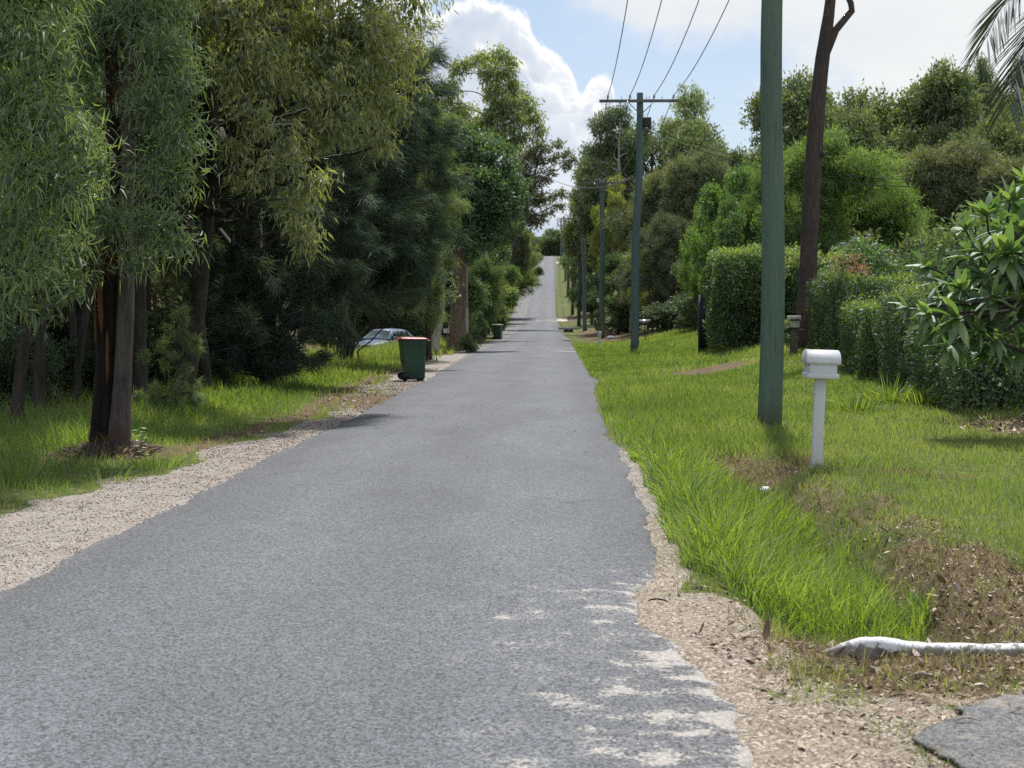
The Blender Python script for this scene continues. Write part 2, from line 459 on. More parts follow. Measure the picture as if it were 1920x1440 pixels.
def asphalt_mat(name, base=(.112, .120, .134), sandy=True):  # sandy: loose edge sand plus painted sun dapples and sunlit bands
    m_, g, b = new_mat(name)
    p = g.pos()
    X, Y, Z = g.xyz(p)
    cell = g.vor(p, 95, 'F1', 'Color'); cx_ = g.xyz(cell)[0]
    chip = g.vor(p, 95, 'F1', 'Distance')
    fine = g.noise(p, 62, 3, .7)
    big = g.noise(g.scale(p, (1, .35, 1)), 1.1, 5, .6)
    v = g.m('ADD', g.m('MULTIPLY', cx_, .9), g.m('MULTIPLY', g.step(chip, .75, .2), .35))
    v = g.m('ADD', v, g.m('MULTIPLY_ADD', fine, 1.3, -.65))
    tone = g.lin(v, -.1, 1.5, .05, 2.0)
    # worn paler wheel tracks, darker binder-rich edges
    wt = g.m('ADD', g.step(g.m('ABSOLUTE', g.m('ADD', X, 0.15)), .75, .1), g.step(g.m('ABSOLUTE', g.m('ADD', X, 1.95)), .75, .1))
    tone = g.m('MULTIPLY', tone, g.m('MULTIPLY_ADD', wt, .12, .93))
    edge = g.m('ADD', g.step(X, -2.55, -3.05), g.step(X, .3, .8))
    tone = g.m('MULTIPLY', tone, g.m('MULTIPLY_ADD', edge, -.12, 1.0))
    tone = g.m('MULTIPLY', tone, g.lin(big, .25, .75, .80, 1.20))
    spots = g.step(g.noise(p, .55, 5, .6, .6), .60, .68)
    tone = g.m('MULTIPLY', tone, g.m('MULTIPLY_ADD', spots, -.08, 1.0))
    mm = g.n.new('ShaderNodeVectorMath'); mm.operation = 'SCALE'; mm.inputs[0].default_value = base; g.put(mm.inputs['Scale'], tone)
    c = mm.outputs[0]
    if sandy:  # also switches on the painted sun dapples and sunlit bands
        # sun dapples painted as pale patches, thickening into loose sand at the edge
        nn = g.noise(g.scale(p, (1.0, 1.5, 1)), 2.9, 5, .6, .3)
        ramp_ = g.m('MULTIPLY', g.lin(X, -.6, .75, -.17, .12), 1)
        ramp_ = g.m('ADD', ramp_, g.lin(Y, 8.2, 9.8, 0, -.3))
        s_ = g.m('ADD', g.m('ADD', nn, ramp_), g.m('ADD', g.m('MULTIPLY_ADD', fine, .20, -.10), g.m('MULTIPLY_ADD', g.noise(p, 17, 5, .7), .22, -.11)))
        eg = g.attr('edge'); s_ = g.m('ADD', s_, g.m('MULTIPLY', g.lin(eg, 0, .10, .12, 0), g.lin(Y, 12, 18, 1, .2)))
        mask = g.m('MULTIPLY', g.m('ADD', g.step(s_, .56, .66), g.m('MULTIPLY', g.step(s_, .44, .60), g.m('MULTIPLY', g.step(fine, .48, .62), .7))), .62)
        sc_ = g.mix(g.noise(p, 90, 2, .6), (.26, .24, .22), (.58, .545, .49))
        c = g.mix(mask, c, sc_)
        for y0, w0 in ((61.5, 1.6), (68, .7), (165, 5.5)):   # sunlit bands painted across the road by the side driveways
            bd = g.m('MULTIPLY', g.step(g.m('ABSOLUTE', g.m('SUBTRACT', Y, y0)), w0, w0 * .3), g.m('MULTIPLY', g.step(g.m('ADD', big, g.m('MULTIPLY', X, .05)), .42, .62), .55))
            c = g.mix(bd, c, (.40, .37, .33))
        ck = g.n.new('ShaderNodeTexVoronoi'); ck.feature = 'DISTANCE_TO_EDGE'; ck.inputs['Scale'].default_value = .33
        wv = g.n.new('ShaderNodeVectorMath'); wv.operation = 'ADD'; g.put(wv.inputs[0], p)
        nv = g.n.new('ShaderNodeTexNoise'); g.put(nv.inputs['Vector'], p); nv.inputs['Scale'].default_value = 1.6; nv.inputs['Detail'].default_value = 5
        g.l.new(nv.outputs['Color'], wv.inputs[1]); g.put(ck.inputs['Vector'], wv.outputs[0])
        crk = g.m('MULTIPLY', g.step(ck.outputs['Distance'], .006, .0015), g.step(g.noise(p, .4, 3), .50, .60))
        c = g.mix(g.m('MULTIPLY', crk, .45), c, (.035, .035, .04))
        g2 = g.m('MULTIPLY', g.step(X, -2.85, -3.2), g.step(fine, .5, .62))
        c = g.mix(g2, c, (.30, .27, .24))
    else:
        c = g.mix(g.m('MULTIPLY', g.step(g.noise(p, 3.2, 6, .68), .52, .66), .6), c, (.30, .265, .22))
    g.put(b.inputs['Base Color'], c)
    b.inputs['Roughness'].default_value = .78; b.inputs['Specular IOR Level'].default_value = .35
    h = g.m('ADD', g.m('MULTIPLY', chip, -1), g.m('MULTIPLY', fine, .5))
    g.put(b.inputs['Normal'], g.bump(h, .55, .006))
    return m_


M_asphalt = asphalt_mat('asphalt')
M_asphalt2 = asphalt_mat('asphalt_driveway', (.15, .155, .16), False)


def ground_mat():
    m_, g, b = new_mat('verge_ground')
    p = g.pos()
    n1 = g.noise(p, 1.3, 6, .62); n2 = g.noise(p, 9, 5, .65); n3 = g.noise(p, 60, 4, .7)
    cell = g.vor(p, 75, 'F1', 'Color'); cr, cg, cb_ = g.xyz(cell)
    cell2 = g.xyz(g.vor(p, 95, 'F1', 'Color'))[0]
    grass = g.mix(n1, (.060, .075, .022), (.105, .145, .038))
    grass = g.mix(g.step(n2, .45, .7), grass, (.19, .165, .09))
    grass = g.mix(g.step(n3, .55, .75), grass, (.050, .052, .022))
    dirt = g.mix(n2, (.050, .036, .022), (.20, .145, .09))
    dirt = g.mix(g.step(n3, .55, .7), dirt, (.085, .085, .035))
    dirt = g.mix(g.m('MULTIPLY', g.step(cr, .80, .9), .4), dirt, (.30, .23, .17))
    dirt = g.mix(g.step(n3, .35, .2), dirt, (.03, .02, .012))
    sand = g.mix(n2, (.18, .15, .115), (.37, .32, .255))
    sand = g.mix(g.m('MULTIPLY', g.step(n1, .52, .66), .5), sand, (.12, .095, .07))
    sand = g.mix(g.m('MULTIPLY', g.step(cg, .66, .8), .7), sand, (.115, .09, .07))
    sand = g.mix(g.m('MULTIPLY', g.step(cb_, .76, .88), .75), sand, (.54, .49, .43))
    sand = g.mix(g.m('MULTIPLY', g.step(n3, .52, .34), .8), sand, (.13, .095, .065))
    grav = g.mix(cell2, (.12, .105, .09), (.42, .375, .335))
    grav = g.mix(g.step(cr, .78, .9), grav, (.30, .29, .29))
    grav = g.mix(g.m('MULTIPLY', g.step(n1, .55, .7), .4), grav, (.20, .14, .10))
    gn = g.m('MULTIPLY_ADD', n2, .5, -.25)
    gn = g.m('ADD', gn, g.m('MULTIPLY_ADD', n3, .3, -.15))
    def msk(a_): return g.step(g.m('ADD', g.attr(a_), gn), .44, .56)
    conc = g.mix(n2, (.42, .40, .36), (.55, .52, .47))
    c = g.mix(msk('dirt'), grass, dirt)
    c = g.mix(msk('sand'), c, sand)
    c = g.mix(msk('gravel'), c, grav)
    c = g.mix(msk('concrete'), c, conc)
    g.put(b.inputs['Base Color'], c); b.inputs['Roughness'].default_value = .95; b.inputs['Specular IOR Level'].default_value = .12
    h = g.m('ADD', g.m('MULTIPLY', n3, .6), g.m('MULTIPLY', cell2, .4))
    g.put(b.inputs['Normal'], g.bump(h, .7, .012))
    return m_


M_ground = ground_mat()

# (centre x, y, half sizes, weight) patches of bare earth
DIRT = [(2.35, 14.8, .45, .9, .8), (1.95, 15.9, .35, 1.2, .72), (3.5, 13.7, 1.1, .25, .66), (2.45, 8.5, .40, 1.6, .78), (2.2, 7.3, .6, .6, .85), (2.6, 10.9, .34, 1.5, .5), (2.35, 12.6, .25, 1.1, .5),
        (1.5, 6.6, 1.2, .35, .95), (1.5, 6.05, .9, .28, .72), (2.3, 5.95, .5, .25, .7), (.95, 6.9, .4, .25, .55), (1.25, 7.35, .4, .35, .8), (4.2, 9.6, .5, .15, .6), (3.8, 37.5, 1.7, 1.4, .95), (3.6, 108, 1.8, 30, .8), (4.9, 80, 2.0, 10, .62), (-4.95, 15.7, .75, .8, 1),
        (7.2, 19.5, 1.9, 2.0, .9), (2.2, 170, 1.0, 12, .8), (4.6, 210, 1.6, 40, .95)]


def masks(x, y):
    x = np.asarray(x, float); y = np.asarray(y, float)
    dirt = np.zeros_like(x)
    for cx_, cy_, a, b, w in DIRT:
        dirt = np.maximum(dirt, w * (1 - sstep(np.sqrt(((x - cx_) / a) ** 2 + ((y - cy_) / b) ** 2), .6, 1.25)))
    wob = (vnoise(x, y, 1.7, 5) - .5) * .5 + (vnoise(x, y, .45, 6) - .5) * .5
    L_ = lx(y); gw = np.interp(y, [5, 10, 16, 22, 30, 38, 70, 90], [1.15, 1.1, .9, .5, .95, 1.0, .5, .2])
    grav = (1 - sstep(L_ - x, gw - .15 + wob, gw + .2 + wob)) * (1 - sstep(y, 75, 95)) * (x < -1)
    litter = (1 - sstep(np.abs(L_ - x - gw - .25), .1, .4 + .3 * wob)) * sstep(y, 12, 18) * (1 - sstep(y, 60, 75)) * .8 * (x < -1)
    tw = np.exp(-((y - 26) / 3.2) ** 2) * (1 - sstep(np.abs(L_ - x), .5, 1.9)) * .95 * (x < -1)
    dirt = np.maximum(dirt, np.maximum(litter, tw))
    under = sstep(-x, 5.2, 6.8) * .55 * sstep(y, 18, 24)
    dirt = np.maximum(dirt, under)
    grav = grav * (1 - .9 * tw)
    Rr = rx(y); sw = np.where(y > 8.8, .05, .14) + .08 * wob
    strip = (1 - sstep(x - Rr, sw, sw + .16)) * (1 - .55 * sstep(y, 14, 18)) * sstep(x, 0, .3)
    sand = (1 - sstep(y + .4 * wob, 6.5, 7.3)) * sstep(x, 0, .3) * (1 - .5 * sstep(x, 2.0, 2.6))
    sand = np.maximum(sand, 1 - sstep(np.sqrt(((x - .75) / .5) ** 2 + ((y - 7.3) / .75) ** 2), .7, 1.15))
    sand = np.where(y < 6.0 + .2 * wob, np.maximum(sand, .85), sand) * (x > -.5)
    dl = np.interp(y, [3.9, 5.0, 5.5, 5.9, 6.3, 7.1, 7.6], [.1, .2, .45, .62, .9, .8, 0]) * sstep(x + .5 * wob, .75, 1.35)
    dirt = np.maximum(dirt, 0)
    sand = sand * (1 - .8 * dl)
    dirt = np.maximum(dirt, dl * .95)
    sand = np.maximum(sand, strip * .9 * (y > 7.5) * (y < 17))
    grav = np.maximum(grav, strip * .9 * (y > 11) * (y < 24))
    conc = ((np.abs(y - 33.2 - .25 * x) < .35) & (x > 1.0) & (x < 2.3)) * 1.0
    conc = np.maximum(conc, ((np.abs(y - 168 - .3 * x) < 4.0) & (x > .4) & (x < 1.9)) * 1.)
    conc = np.maximum(conc, ((np.abs(y - 63 - .2 * x) < .5) & (x > 2.2) & (x < 5.5)) * .8)
    conc = np.maximum(conc, ((np.abs(y - 345) < 8.0) & (x > 1.2) & (x < 8)) * .8)
    conc = np.maximum(conc, ((np.abs(y - 72) < 4) & (x < -6.2) & (x > -9.5)) * .42)
    return dirt, sand, grav, conc


def grid_mesh(xs, ys, zf):
    Xg, Yg = np.meshgrid(xs, ys)
    Z = zf(Xg, Yg); V = np.stack([Xg, Yg, Z], -1).reshape(-1, 3)
    nx, ny = len(xs), len(ys)
    i = np.arange(ny - 1)[:, None] * nx; j = np.arange(nx - 1)[None, :]
    Q = np.stack([i + j, i + j + 1, i + nx + j + 1, i + nx + j], -1).reshape(-1, 4)
    return V, Q


def spaced(segs):
    out = []
    for a, b, s in segs:
        n = max(1, int(round((b - a) / s))); out.append(np.linspace(a, b, n, endpoint=False))
    out.append([segs[-1][1]])
    return np.concatenate(out)


xs = spaced([(-400, -60, 34), (-60, -14, 4), (-14, -6, .5), (-6, -3.0, .08), (-3.0, .3, .5), (.3, 3.2, .06), (3.2, 7, .16), (7, 14, .6), (14, 60, 4), (60, 400, 34)])
ys = spaced([(-40, 2, 3), (2, 4.4, .3), (4.4, 9, .06), (9, 16, .09), (16, 30, .2), (30, 60, .5), (60, 150, 2), (150, 460, 4), (460, 1100, 40)])
V, Q = grid_mesh(xs, ys, lambda x, y: gz(x, y) - .02 * ((x > lx(y) + .02) & (x < rx(y) - .02)))
V[:, 2] += (np.random.default_rng(4).normal(size=len(V)) * .004) * ((V[:, 0] > .2) | (V[:, 0] < -3.1)) * (V[:, 1] < 20)
dm, sm, gm, cm_ = masks(V[:, 0], V[:, 1])
gr = link('ground', mk_mesh('ground', V, Q, None, True, {'dirt': dm, 'sand': sm, 'gravel': gm, 'concrete': cm_}, M_ground))
tag(gr, 'grassy roadside verge with sandy and earthy patches', kind='structure')

# road: ragged edges, gentle crossfall, 15 mm of seal proud of the verge
rng = np.random.default_rng(11)
ys = spaced([(-30, 3, 2), (3, 9, .05), (9, 20, .1), (20, 50, .3), (50, 150, 1.5), (150, 460, 4), (460, 700, 20)])
NR = 19
rag = np.where(ys < 60, 1, 0)
el = lx(ys) + rag * ((vnoise(ys, 0, 1.2, 3) - .5) * .10 + (vnoise(ys, 0, 6, 4) - .5) * .05 + rng.normal(0, .006, len(ys)))
er = rx(ys) + rag * ((vnoise(ys, 0, 1.0, 8) - .5) * .12 + (vnoise(ys, 0, 5, 9) - .5) * .06 + rng.normal(0, .008, len(ys)))
t = np.array([0, .004, .012, .03, .08, .16, .25, .35, .45, .55, .65, .75, .84, .90, .94, .97, .988, .996, 1.0])
Xg = el[:, None] * (1 - t) + er[:, None] * t
Yg = np.repeat(ys[:, None], NR, 1)
lift = np.array([-.02, -.004, .006, .012, .014, .018, .024, .029, .032, .032, .030, .026, .020, .015, .012, .009, .004, -.006, -.022]) + .003
Zg = prof(Yg) + lift
V = np.stack([Xg, Yg, Zg], -1).reshape(-1, 3)
i = np.arange(len(ys) - 1)[:, None] * NR; j = np.arange(NR - 1)[None, :]
Q = np.stack([i + j, i + j + 1, i + NR + j + 1, i + NR + j], -1).reshape(-1, 4)
EDG = np.clip((er[:, None] - Xg), 0, 9).reshape(-1)
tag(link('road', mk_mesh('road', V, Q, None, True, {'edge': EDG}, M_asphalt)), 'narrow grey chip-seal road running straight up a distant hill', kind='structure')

# asphalt driveway apron in the near right corner
out = [px(1722, 1362, 5.42), px(1762, 1345, 5.5), px(1800, 1328, 5.63), px(1832, 1308, 5.75), px(1870, 1301, 5.83), px(1960, 1296, 5.9)]
poly = [(p[0], p[1]) for p in out] + [(5, 5.8), (5, 3.2), (1.42, 3.2), (1.45, 4.4), (1.47, 4.75), (1.43, 4.95), (1.36, 5.1), (1.35, 5.25)]
pp = []
for k in range(len(poly)):
    a, b = np.array(poly[k]), np.array(poly[(k + 1) % len(poly)])
    n_ = max(1, int(np.linalg.norm(b - a) / .04))
    for q in range(n_):
        w_ = a + (b - a) * q / n_; pp.append(w_ + rng.normal(0, .007, 2) + (np.array([vnoise(w_[0], w_[1], 7, 3), vnoise(w_[0], w_[1], 7, 4)]) - .5) * .09)
pp = np.array(pp); cc = pp.mean(0)
rings = [np.c_[cc + (pp - cc) * f, gz(*(cc + (pp - cc) * f).T) * 0 + h_] for f, h_ in ((1.0, -.012), (.997, .002), (.98, .005), (.6, .010), (.02, .010))]
acc = Acc(); acc.loft(rings)
tag(obj('driveway', acc, M_asphalt2, smooth=True), 'patched asphalt driveway corner beside the sandy verge', kind='structure')

# ------------------------------------------------------------------ grass, stones, litter (uncountable ground cover)
M_grass = leaf_mat('grass_blades', [(.085, .130, .032), (.148, .230, .054), (.215, .310, .078), (.33, .37, .14)], .5, .05, .4)
M_grass_lush = leaf_mat('lush_grass_blades', [(.055, .100, .020), (.130, .210, .034), (.230, .330, .055), (.37, .44, .12)], .55, .06, .35)
M_dry = leaf_mat('dry_grass', [(.10, .075, .04), (.19, .165, .085), (.31, .27, .16)], .3, .04)


def field(n, x0, x1, y0, y1, rng, logy=True):
    x = rng.uniform(x0, x1, n)
    y = np.exp(rng.uniform(math.log(y0), math.log(y1), n)) if logy else rng.uniform(y0, y1, n)
    return x, y


def grass_obj(name, label, cat, x, y, h, w, mat, rng, lean=.35, bend=.35, seg='grass', kind='stuff', rnd=None, z=None):
    n = len(x)
    P = np.stack([x, y, (gz(x, y) if z is None else z) - .008], 1)
    az = rng.uniform(0, 2 * math.pi, n); ln = np.abs(rng.normal(0, lean, n))
    D = unit(np.stack([np.cos(az) * ln, np.sin(az) * ln, np.ones(n)], 1))
    B = np.stack([np.cos(az), np.sin(az), -np.ones(n) * .7], 1)
    S = unit(np.stack([np.cos(rng.uniform(-.9, .9, n)), np.sin(rng.uniform(-.9, .9, n)), np.zeros(n)], 1))
    V, Q, T, k = blades(P, D, h, w, seg, rng.uniform(.1, 1, n) * bend, B, rng, S)
    r_ = np.repeat(rng.uniform(0, 1, n) * .6 + .4 * vnoise(x, y, 1.5, 3) if rnd is None else rnd, k)
    return tag(link(name, mk_mesh(name, V, Q, T, False, {'rnd': r_}, mat)), label, cat, kind=kind)


rng = np.random.default_rng(21)
# short verge grass
x, y = field(420000, .7, 11, 5.0, 75, rng)
x2, y2 = field(150000, -12, -3.2, 9.5, 75, rng)
x, y = np.r_[x, x2], np.r_[y, y2]
dm, sm, gm, cm_ = masks(x, y)
inside = ((x > rx(y) + .03) | (x < lx(y) - .05)) & ((x > .5) | (x < -3))
u_ = (x / y)
vis = (u_ < .35) & (u_ > -.41)
bare = np.clip(np.maximum.reduce([dm, sm * 1.1, gm * 1.15, cm_ * 1.2]), 0, 1)
clump = vnoise(x, y, 3.3, 7) * .6 + vnoise(x, y, 9, 8) * .4
keep = inside & vis & (rng.uniform(size=len(x)) < np.clip(1 - bare * 1.02, 0, 1) ** 1.2 * (.15 + clump)) & ~((x > 1.3) & (y < 5.85))
left_keep = keep & (x < 0)
x, y, clump, dmk = x[keep], y[keep], clump[keep], dm[keep]
h = (.035 + .07 * clump + .05 * vnoise(x, y, .9, 12)) * rng.uniform(.6, 1.3, len(x))
tall_r = np.exp(-(((x - 1.9) / 1.3) ** 2)) * sstep(y, 14, 20) * (1 - sstep(y, 60, 80)); h *= 1 + 1.4 * tall_r * (y > 14) * (y < 34)
h *= 1 + 1.3 * sstep(y, 25, 60)
h = np.where(x < 0, h * (1.3 + 1.8 * sstep(-x, 4.6, 6.0)), h)
w = np.maximum(.004, y * .00042) * rng.uniform(.8, 1.4, len(x))
tone = np.clip(.10 + .45 * rng.uniform(size=len(x)) + .55 * vnoise(x, y, .8, 31) + .35 * (vnoise(x, y, .25, 32) - .5) + .5 * dmk, 0, 1)
grass_obj('verge_grass', 'short lime green grass covering the roadside verges', None, x, y, h, w, M_grass, rng, rnd=tone)

# lush tall grass in the drain
x, y = field(30000, .7, 2.7, 7.55, 16.5, rng)
left_b = np.interp(y, [7.5, 8.3, 9, 10, 12, 15, 17], [1.28, .98, .86, .84, .90, .93, .98])
right_b = np.interp(y, [7.5, 8.3, 9.3, 11, 13, 15, 17], [2.0, 2.16, 2.12, 2.12, 2.15, 1.9, 1.7])
wob = (vnoise(x, y, 4, 41) - .5) * .22
keep = (x > left_b + wob) & (x < right_b + wob)
ed = np.clip(np.minimum(x - left_b, right_b - x) / .35, 0, 1)[keep]
x, y = x[keep], y[keep]
h = (.19 + .29 * ed) * rng.uniform(.4, 1.35, len(x)) * (.8 + .4 * vnoise(x, y, 2, 42)) * np.interp(y, [7.5, 8.2, 12, 16], [.7, 1.0, 1.0, .75])
grass_obj('drain_grass', 'tall lush bright green grass filling the roadside drain', None, x, y, h, np.maximum(.009, y * .0010) * rng.uniform(.6, 1.5, len(x)),
          M_grass_lush, rng, .30, .65)
x, y = field(5200, .95, 9, 6.9, 40, rng)
dm, sm, gm, cm_ = masks(x, y); k_ = (dm < .45) & (sm < .4) & (x / y < .36)
grass_obj('grass_stems', 'thin straw coloured seed stems standing above the lawn', None, x[k_], y[k_], rng.uniform(.08, .26, k_.sum()), np.maximum(.003, y[k_] * .00035), M_dry, rng, .35, .4)
# same grass further along the drain, yellower and thinner
x, y = field(26000, .95, 3.0, 16, 60, rng)
h = .20 * rng.uniform(.5, 1.4, len(x)) * (.3 + vnoise(x, y, 1.2, 44)) * (1 - .5 * sstep(y, 34, 38))
dm, sm, gm, cm_ = masks(x, y); k_ = (dm < .5) & (cm_ < .3) & (x > rx(y) + .1) & ~((y > 32) & (y < 35)) & (rng.uniform(size=len(x)) < .3 + vnoise(x, y, 1.1, 45) - .4 * sstep(x, 1.6, 2.6))
grass_obj('long_grass', 'patchy long grass along the right road edge', None, x[k_], y[k_], h[k_], np.maximum(.008, y[k_] * .0007), M_grass, rng, .25, .4)

# long dark grass under the left hand trees, tufts among it
x, y = field(60000, -16, -4.5, 12, 70, rng)
k_ = (x / y > -.40) & (rng.uniform(size=len(x)) < sstep(-x, 4.4, 5.6) * (.25 + vnoise(x, y, .9, 51)))
x, y = x[k_], y[k_]
h = .34 * rng.uniform(.4, 1.4, len(x)) * (.5 + vnoise(x, y, .7, 52)) * sstep(-x, 4.1, 6.2)
grass_obj('shaded_grass', 'long dark green grass under the left roadside trees', None, x, y, h + .06, np.maximum(.007, y * .0007), M_grass_lush, rng, .3, .5)


def tuft(name, label, cx_, cy_, n, rad, hh, mat, seed, group=None, ww=.010, lean=.5):
    g_ = np.random.default_rng(seed)
    a = g_.uniform(0, 6.28, n); r_ = rad * np.sqrt(g_.uniform(size=n)); x = r_ * np.cos(a); y = r_ * np.sin(a)
    D = unit(np.stack([x / rad * lean + g_.normal(0, .15, n), y / rad * lean + g_.normal(0, .15, n), np.ones(n)], 1))
    B = np.stack([x / rad, y / rad, -.8 * np.ones(n)], 1)
    P = np.stack([x, y, gz(x + cx_, y + cy_) - float(gz(cx_, cy_)) - .01], 1)
    V, Q, T, k = blades(P, D, hh * g_.uniform(.5, 1.15, n), ww, 'grass', g_.uniform(.1, .7, n), B, g_)
    o = link(name, mk_mesh(name, V, Q, T, False, {'rnd': np.repeat(g_.uniform(0, 1, n), k)}, mat), None, (cx_, cy_, float(gz(cx_, cy_))))
    tag(o, label, 'grass tuft', group); return o

tg = 'upright grass tufts on the verges'
for k, (u, v, d, hh, rad, n, lab) in enumerate([
        (1605, 750, 22.5, .48, .22, 150, 'upright dark green grass tuft on the lawn, left of a thicker clump before the hedge'),
        (1672, 748, 24, .55, .40, 260, 'thickest clump of tall grass in front of the low hedge'),
        (1730, 752, 23.5, .42, .35, 200, 'tall grass clump at the foot of the hedge below the big leaves'),
        (1478, 790, 18.6, .26, .18, 110, 'leafy green tuft at the foot of the nearest green pole'),
        (1600, 872, 14.1, .22, .12, 70, 'small lime tuft in the soil right of the white letterbox post'),
        (40, 900, 13.2, .55, .18, 60, 'arching pale grass clump at the far left of the lawn'),
        (205, 905, 13.3, .20, .25, 120, 'low grass tuft in front of the burnt trunk base'),
        (290, 862, 14.5, .24, .22, 110, 'grass tuft beside the trunk on the gravel edge'),
        (1870, 1345, 5.35, .06, .10, 90, 'small green tuft growing at the edge of the driveway asphalt'),
        (1530, 1315, 5.85, .09, .16, 120, 'sparse green tuft on the sandy verge left of the asphalt corner'),
        (1560, 1262, 6.2, .09, .10, 70, 'thin grass tuft in front of the tapered end of the white kerb'),
        (1895, 1275, 6.0, .07, .14, 120, 'bright green tuft at the right frame edge below the white kerb'),
        (1690, 1370, 5.42, .05, .10, 60, 'tiny grass tuft beside the tip of the asphalt driveway'),
        (1790, 1420, 5.1, .07, .13, 130, 'lime tuft at the bottom edge where the driveway asphalt ends')]):
    p = px(u, v, d)
    tuft('grass_tuft', lab, p[0], p[1], n, rad, hh, M_grass_lush if v < 800 and k < 3 else M_grass, 300 + k, None, max(.005, d * .0007), .6 if hh > .15 else 1.1)

p = px(200, 868, 15.7)
tuft('leaf_debris', 'dark heap of fallen twigs and dead leaves round the charred trunk base', p[0] + .02, 15.75, 520, .48, .16, leaf_mat('brown_debris', [(.025, .018, .014), (.06, .04, .028), (.11, .075, .05)], .1, .03), 399, None, .012, 1.6)['category'] = 'debris'
# stones of the gravel shoulder and loose stones on the sand
OCT = np.array([(1, 0, 0), (-1, 0, 0), (0, 1, 0), (0, -1, 0), (0, 0, 1), (0, 0, -1)], float)
OCF = np.array([(0, 2, 4), (2, 1, 4), (1, 3, 4), (3, 0, 4), (2, 0, 5), (1, 2, 5), (3, 1, 5), (0, 3, 5)])


def stones(name, label, x, y, s, mat, rng, z=None):
    n = len(x)
    V = OCT[None] * (s[:, None, None] * rng.uniform(.55, 1.2, (n, 6, 1))) * np.array((1, 1, .6))
    a = rng.uniform(0, 6.28, n); c, s_ = np.cos(a), np.sin(a)
    V = np.stack([V[..., 0] * c[:, None] - V[..., 1] * s_[:, None], V[..., 0] * s_[:, None] + V[..., 1] * c[:, None], V[..., 2]], -1)
    V += np.stack([x, y, (gz(x, y) if z is None else z) + s * .15], 1)[:, None]
    T = (np.arange(n)[:, None, None] * 6 + OCF[None]).reshape(-1, 3)
    return tag(link(name, mk_mesh(name, V.reshape(-1, 3), None, T, False, {'rnd': np.repeat(rng.uniform(size=n), 6)}, mat)), label, kind='stuff')


def rnd_mat(name, stops, rough=.9):
    m_, g, b = new_mat(name)
    g.put(b.inputs['Base Color'], g.ramp(g.attr('rnd'), stops)); b.inputs['Roughness'].default_value = rough
    b.inputs['Specular IOR Level'].default_value = .2
    return m_

M_stone = rnd_mat('gravel_stones', [(0, (.10, .08, .065)), (.3, (.27, .215, .17)), (.6, (.40, .34, .28)), (.85, (.52, .48, .44)), (1, (.22, .22, .23))])
M_litter = rnd_mat('dead_leaves', [(0, (.05, .032, .024)), (.25, (.14, .09, .06)), (.5, (.27, .19, .13)), (.75, (.42, .34, .26)), (1, (.55, .48, .41))])
x, y = field(26000, -4.7, -2.9, 7.2, 34, rng)
dm, sm, gm, cm_ = masks(x, y); k_ = (gm > .35) & (x < lx(y) + rng.exponential(.035, len(x)))
stones('gravel_stones', 'pinkish tan gravel spread along the left road shoulder', x[k_], y[k_], np.maximum(.006, y[k_] * .0006) * rng.uniform(.6, 1.6, k_.sum()), M_stone, rng)
x, y = field(26000, .3, 3.2, 4.5, 17, rng)
dm, sm, gm, cm_ = masks(x, y); k_ = (np.maximum(sm, gm) > .4) & (x > rx(y) - .03)
stones('loose_stones', 'small pale stones scattered over the sandy verge', x[k_], y[k_], np.maximum(.0035, y[k_] * .0004) * rng.uniform(.5, 1.7, k_.sum()), M_stone, rng)


def litter(name, label, x, y, L, rng, mat=M_litter, up=.35, z=None):
    n = len(x); az = rng.uniform(0, 6.28, n)
    D = unit(np.stack([np.cos(az), np.sin(az), rng.normal(0, up, n)], 1))
    P = np.stack([x, y, (gz(x, y) if z is None else z) + .006 + rng.uniform(0, .012, n)], 1)
    S = unit(np.cross(D, np.array((0, 0, 1.)) + rng.normal(0, .5, (n, 3))))
    V, Q, T, k = blades(P, D, L, L * rng.uniform(.1, .42, n), 'sickle', rng.uniform(-.5, .5, n), None, rng, S)
    return tag(link(name, mk_mesh(name, V, Q, T, False, {'rnd': np.repeat(rng.uniform(size=n), k)}, mat)), label, kind='stuff')

x, y = field(46000, .6, 3.6, 4.7, 10.5, rng)
dm, sm, gm, cm_ = masks(x, y); k_ = rng.uniform(size=len(x)) < (.6 * dm + .25 * np.exp(-((y - 6.2) / .3) ** 2) + .16 + .25 * vnoise(x, y, 3, 91) ** 2) * (x > rx(y) + .15) * (1 - .5 * sm)
litter('leaf_litter', 'brown and bleached dead leaves lying below the white kerb', x[k_], y[k_], .010 + rng.exponential(.015, k_.sum()), rng)
x, y = field(16000, -6.5, -3.0, 11, 48, rng)
dm, sm, gm, cm_ = masks(x, y); k_ = rng.uniform(size=len(x)) < dm * .8 + gm * .04
litter('leaf_mulch', 'dark leaf litter gathered along the left gravel shoulder', x[k_], y[k_], np.maximum(.03, y[k_] * .0022) * rng.uniform(.5, 1.5, k_.sum()), rng)
x, y = field(5000, 5.2, 9, 17.5, 22.5, rng)
dm, sm, gm, cm_ = masks(x, y); k_ = rng.uniform(size=len(x)) < dm
litter('leaf_carpet', 'dry leaves under the big-leaved tree at the right edge', x[k_], y[k_], rng.uniform(.04, .12, k_.sum()), rng)
x, y = field(9000, 1.6, 4.2, 7, 17, rng)
dm, sm, gm, cm_ = masks(x, y); k_ = rng.uniform(size=len(x)) < dm * .9
litter('soil_litter', 'bark and leaf bits on the bare soil round the white letterbox', x[k_], y[k_], rng.uniform(.015, .05, k_.sum()), rng)
x, y = field(60000, .9, 3.6, 6.0, 18, rng)
dm, sm, gm, cm_ = masks(x, y); k_ = rng.uniform(size=len(x)) < np.minimum(dm * .8 + .10, 1 - sm) * .9
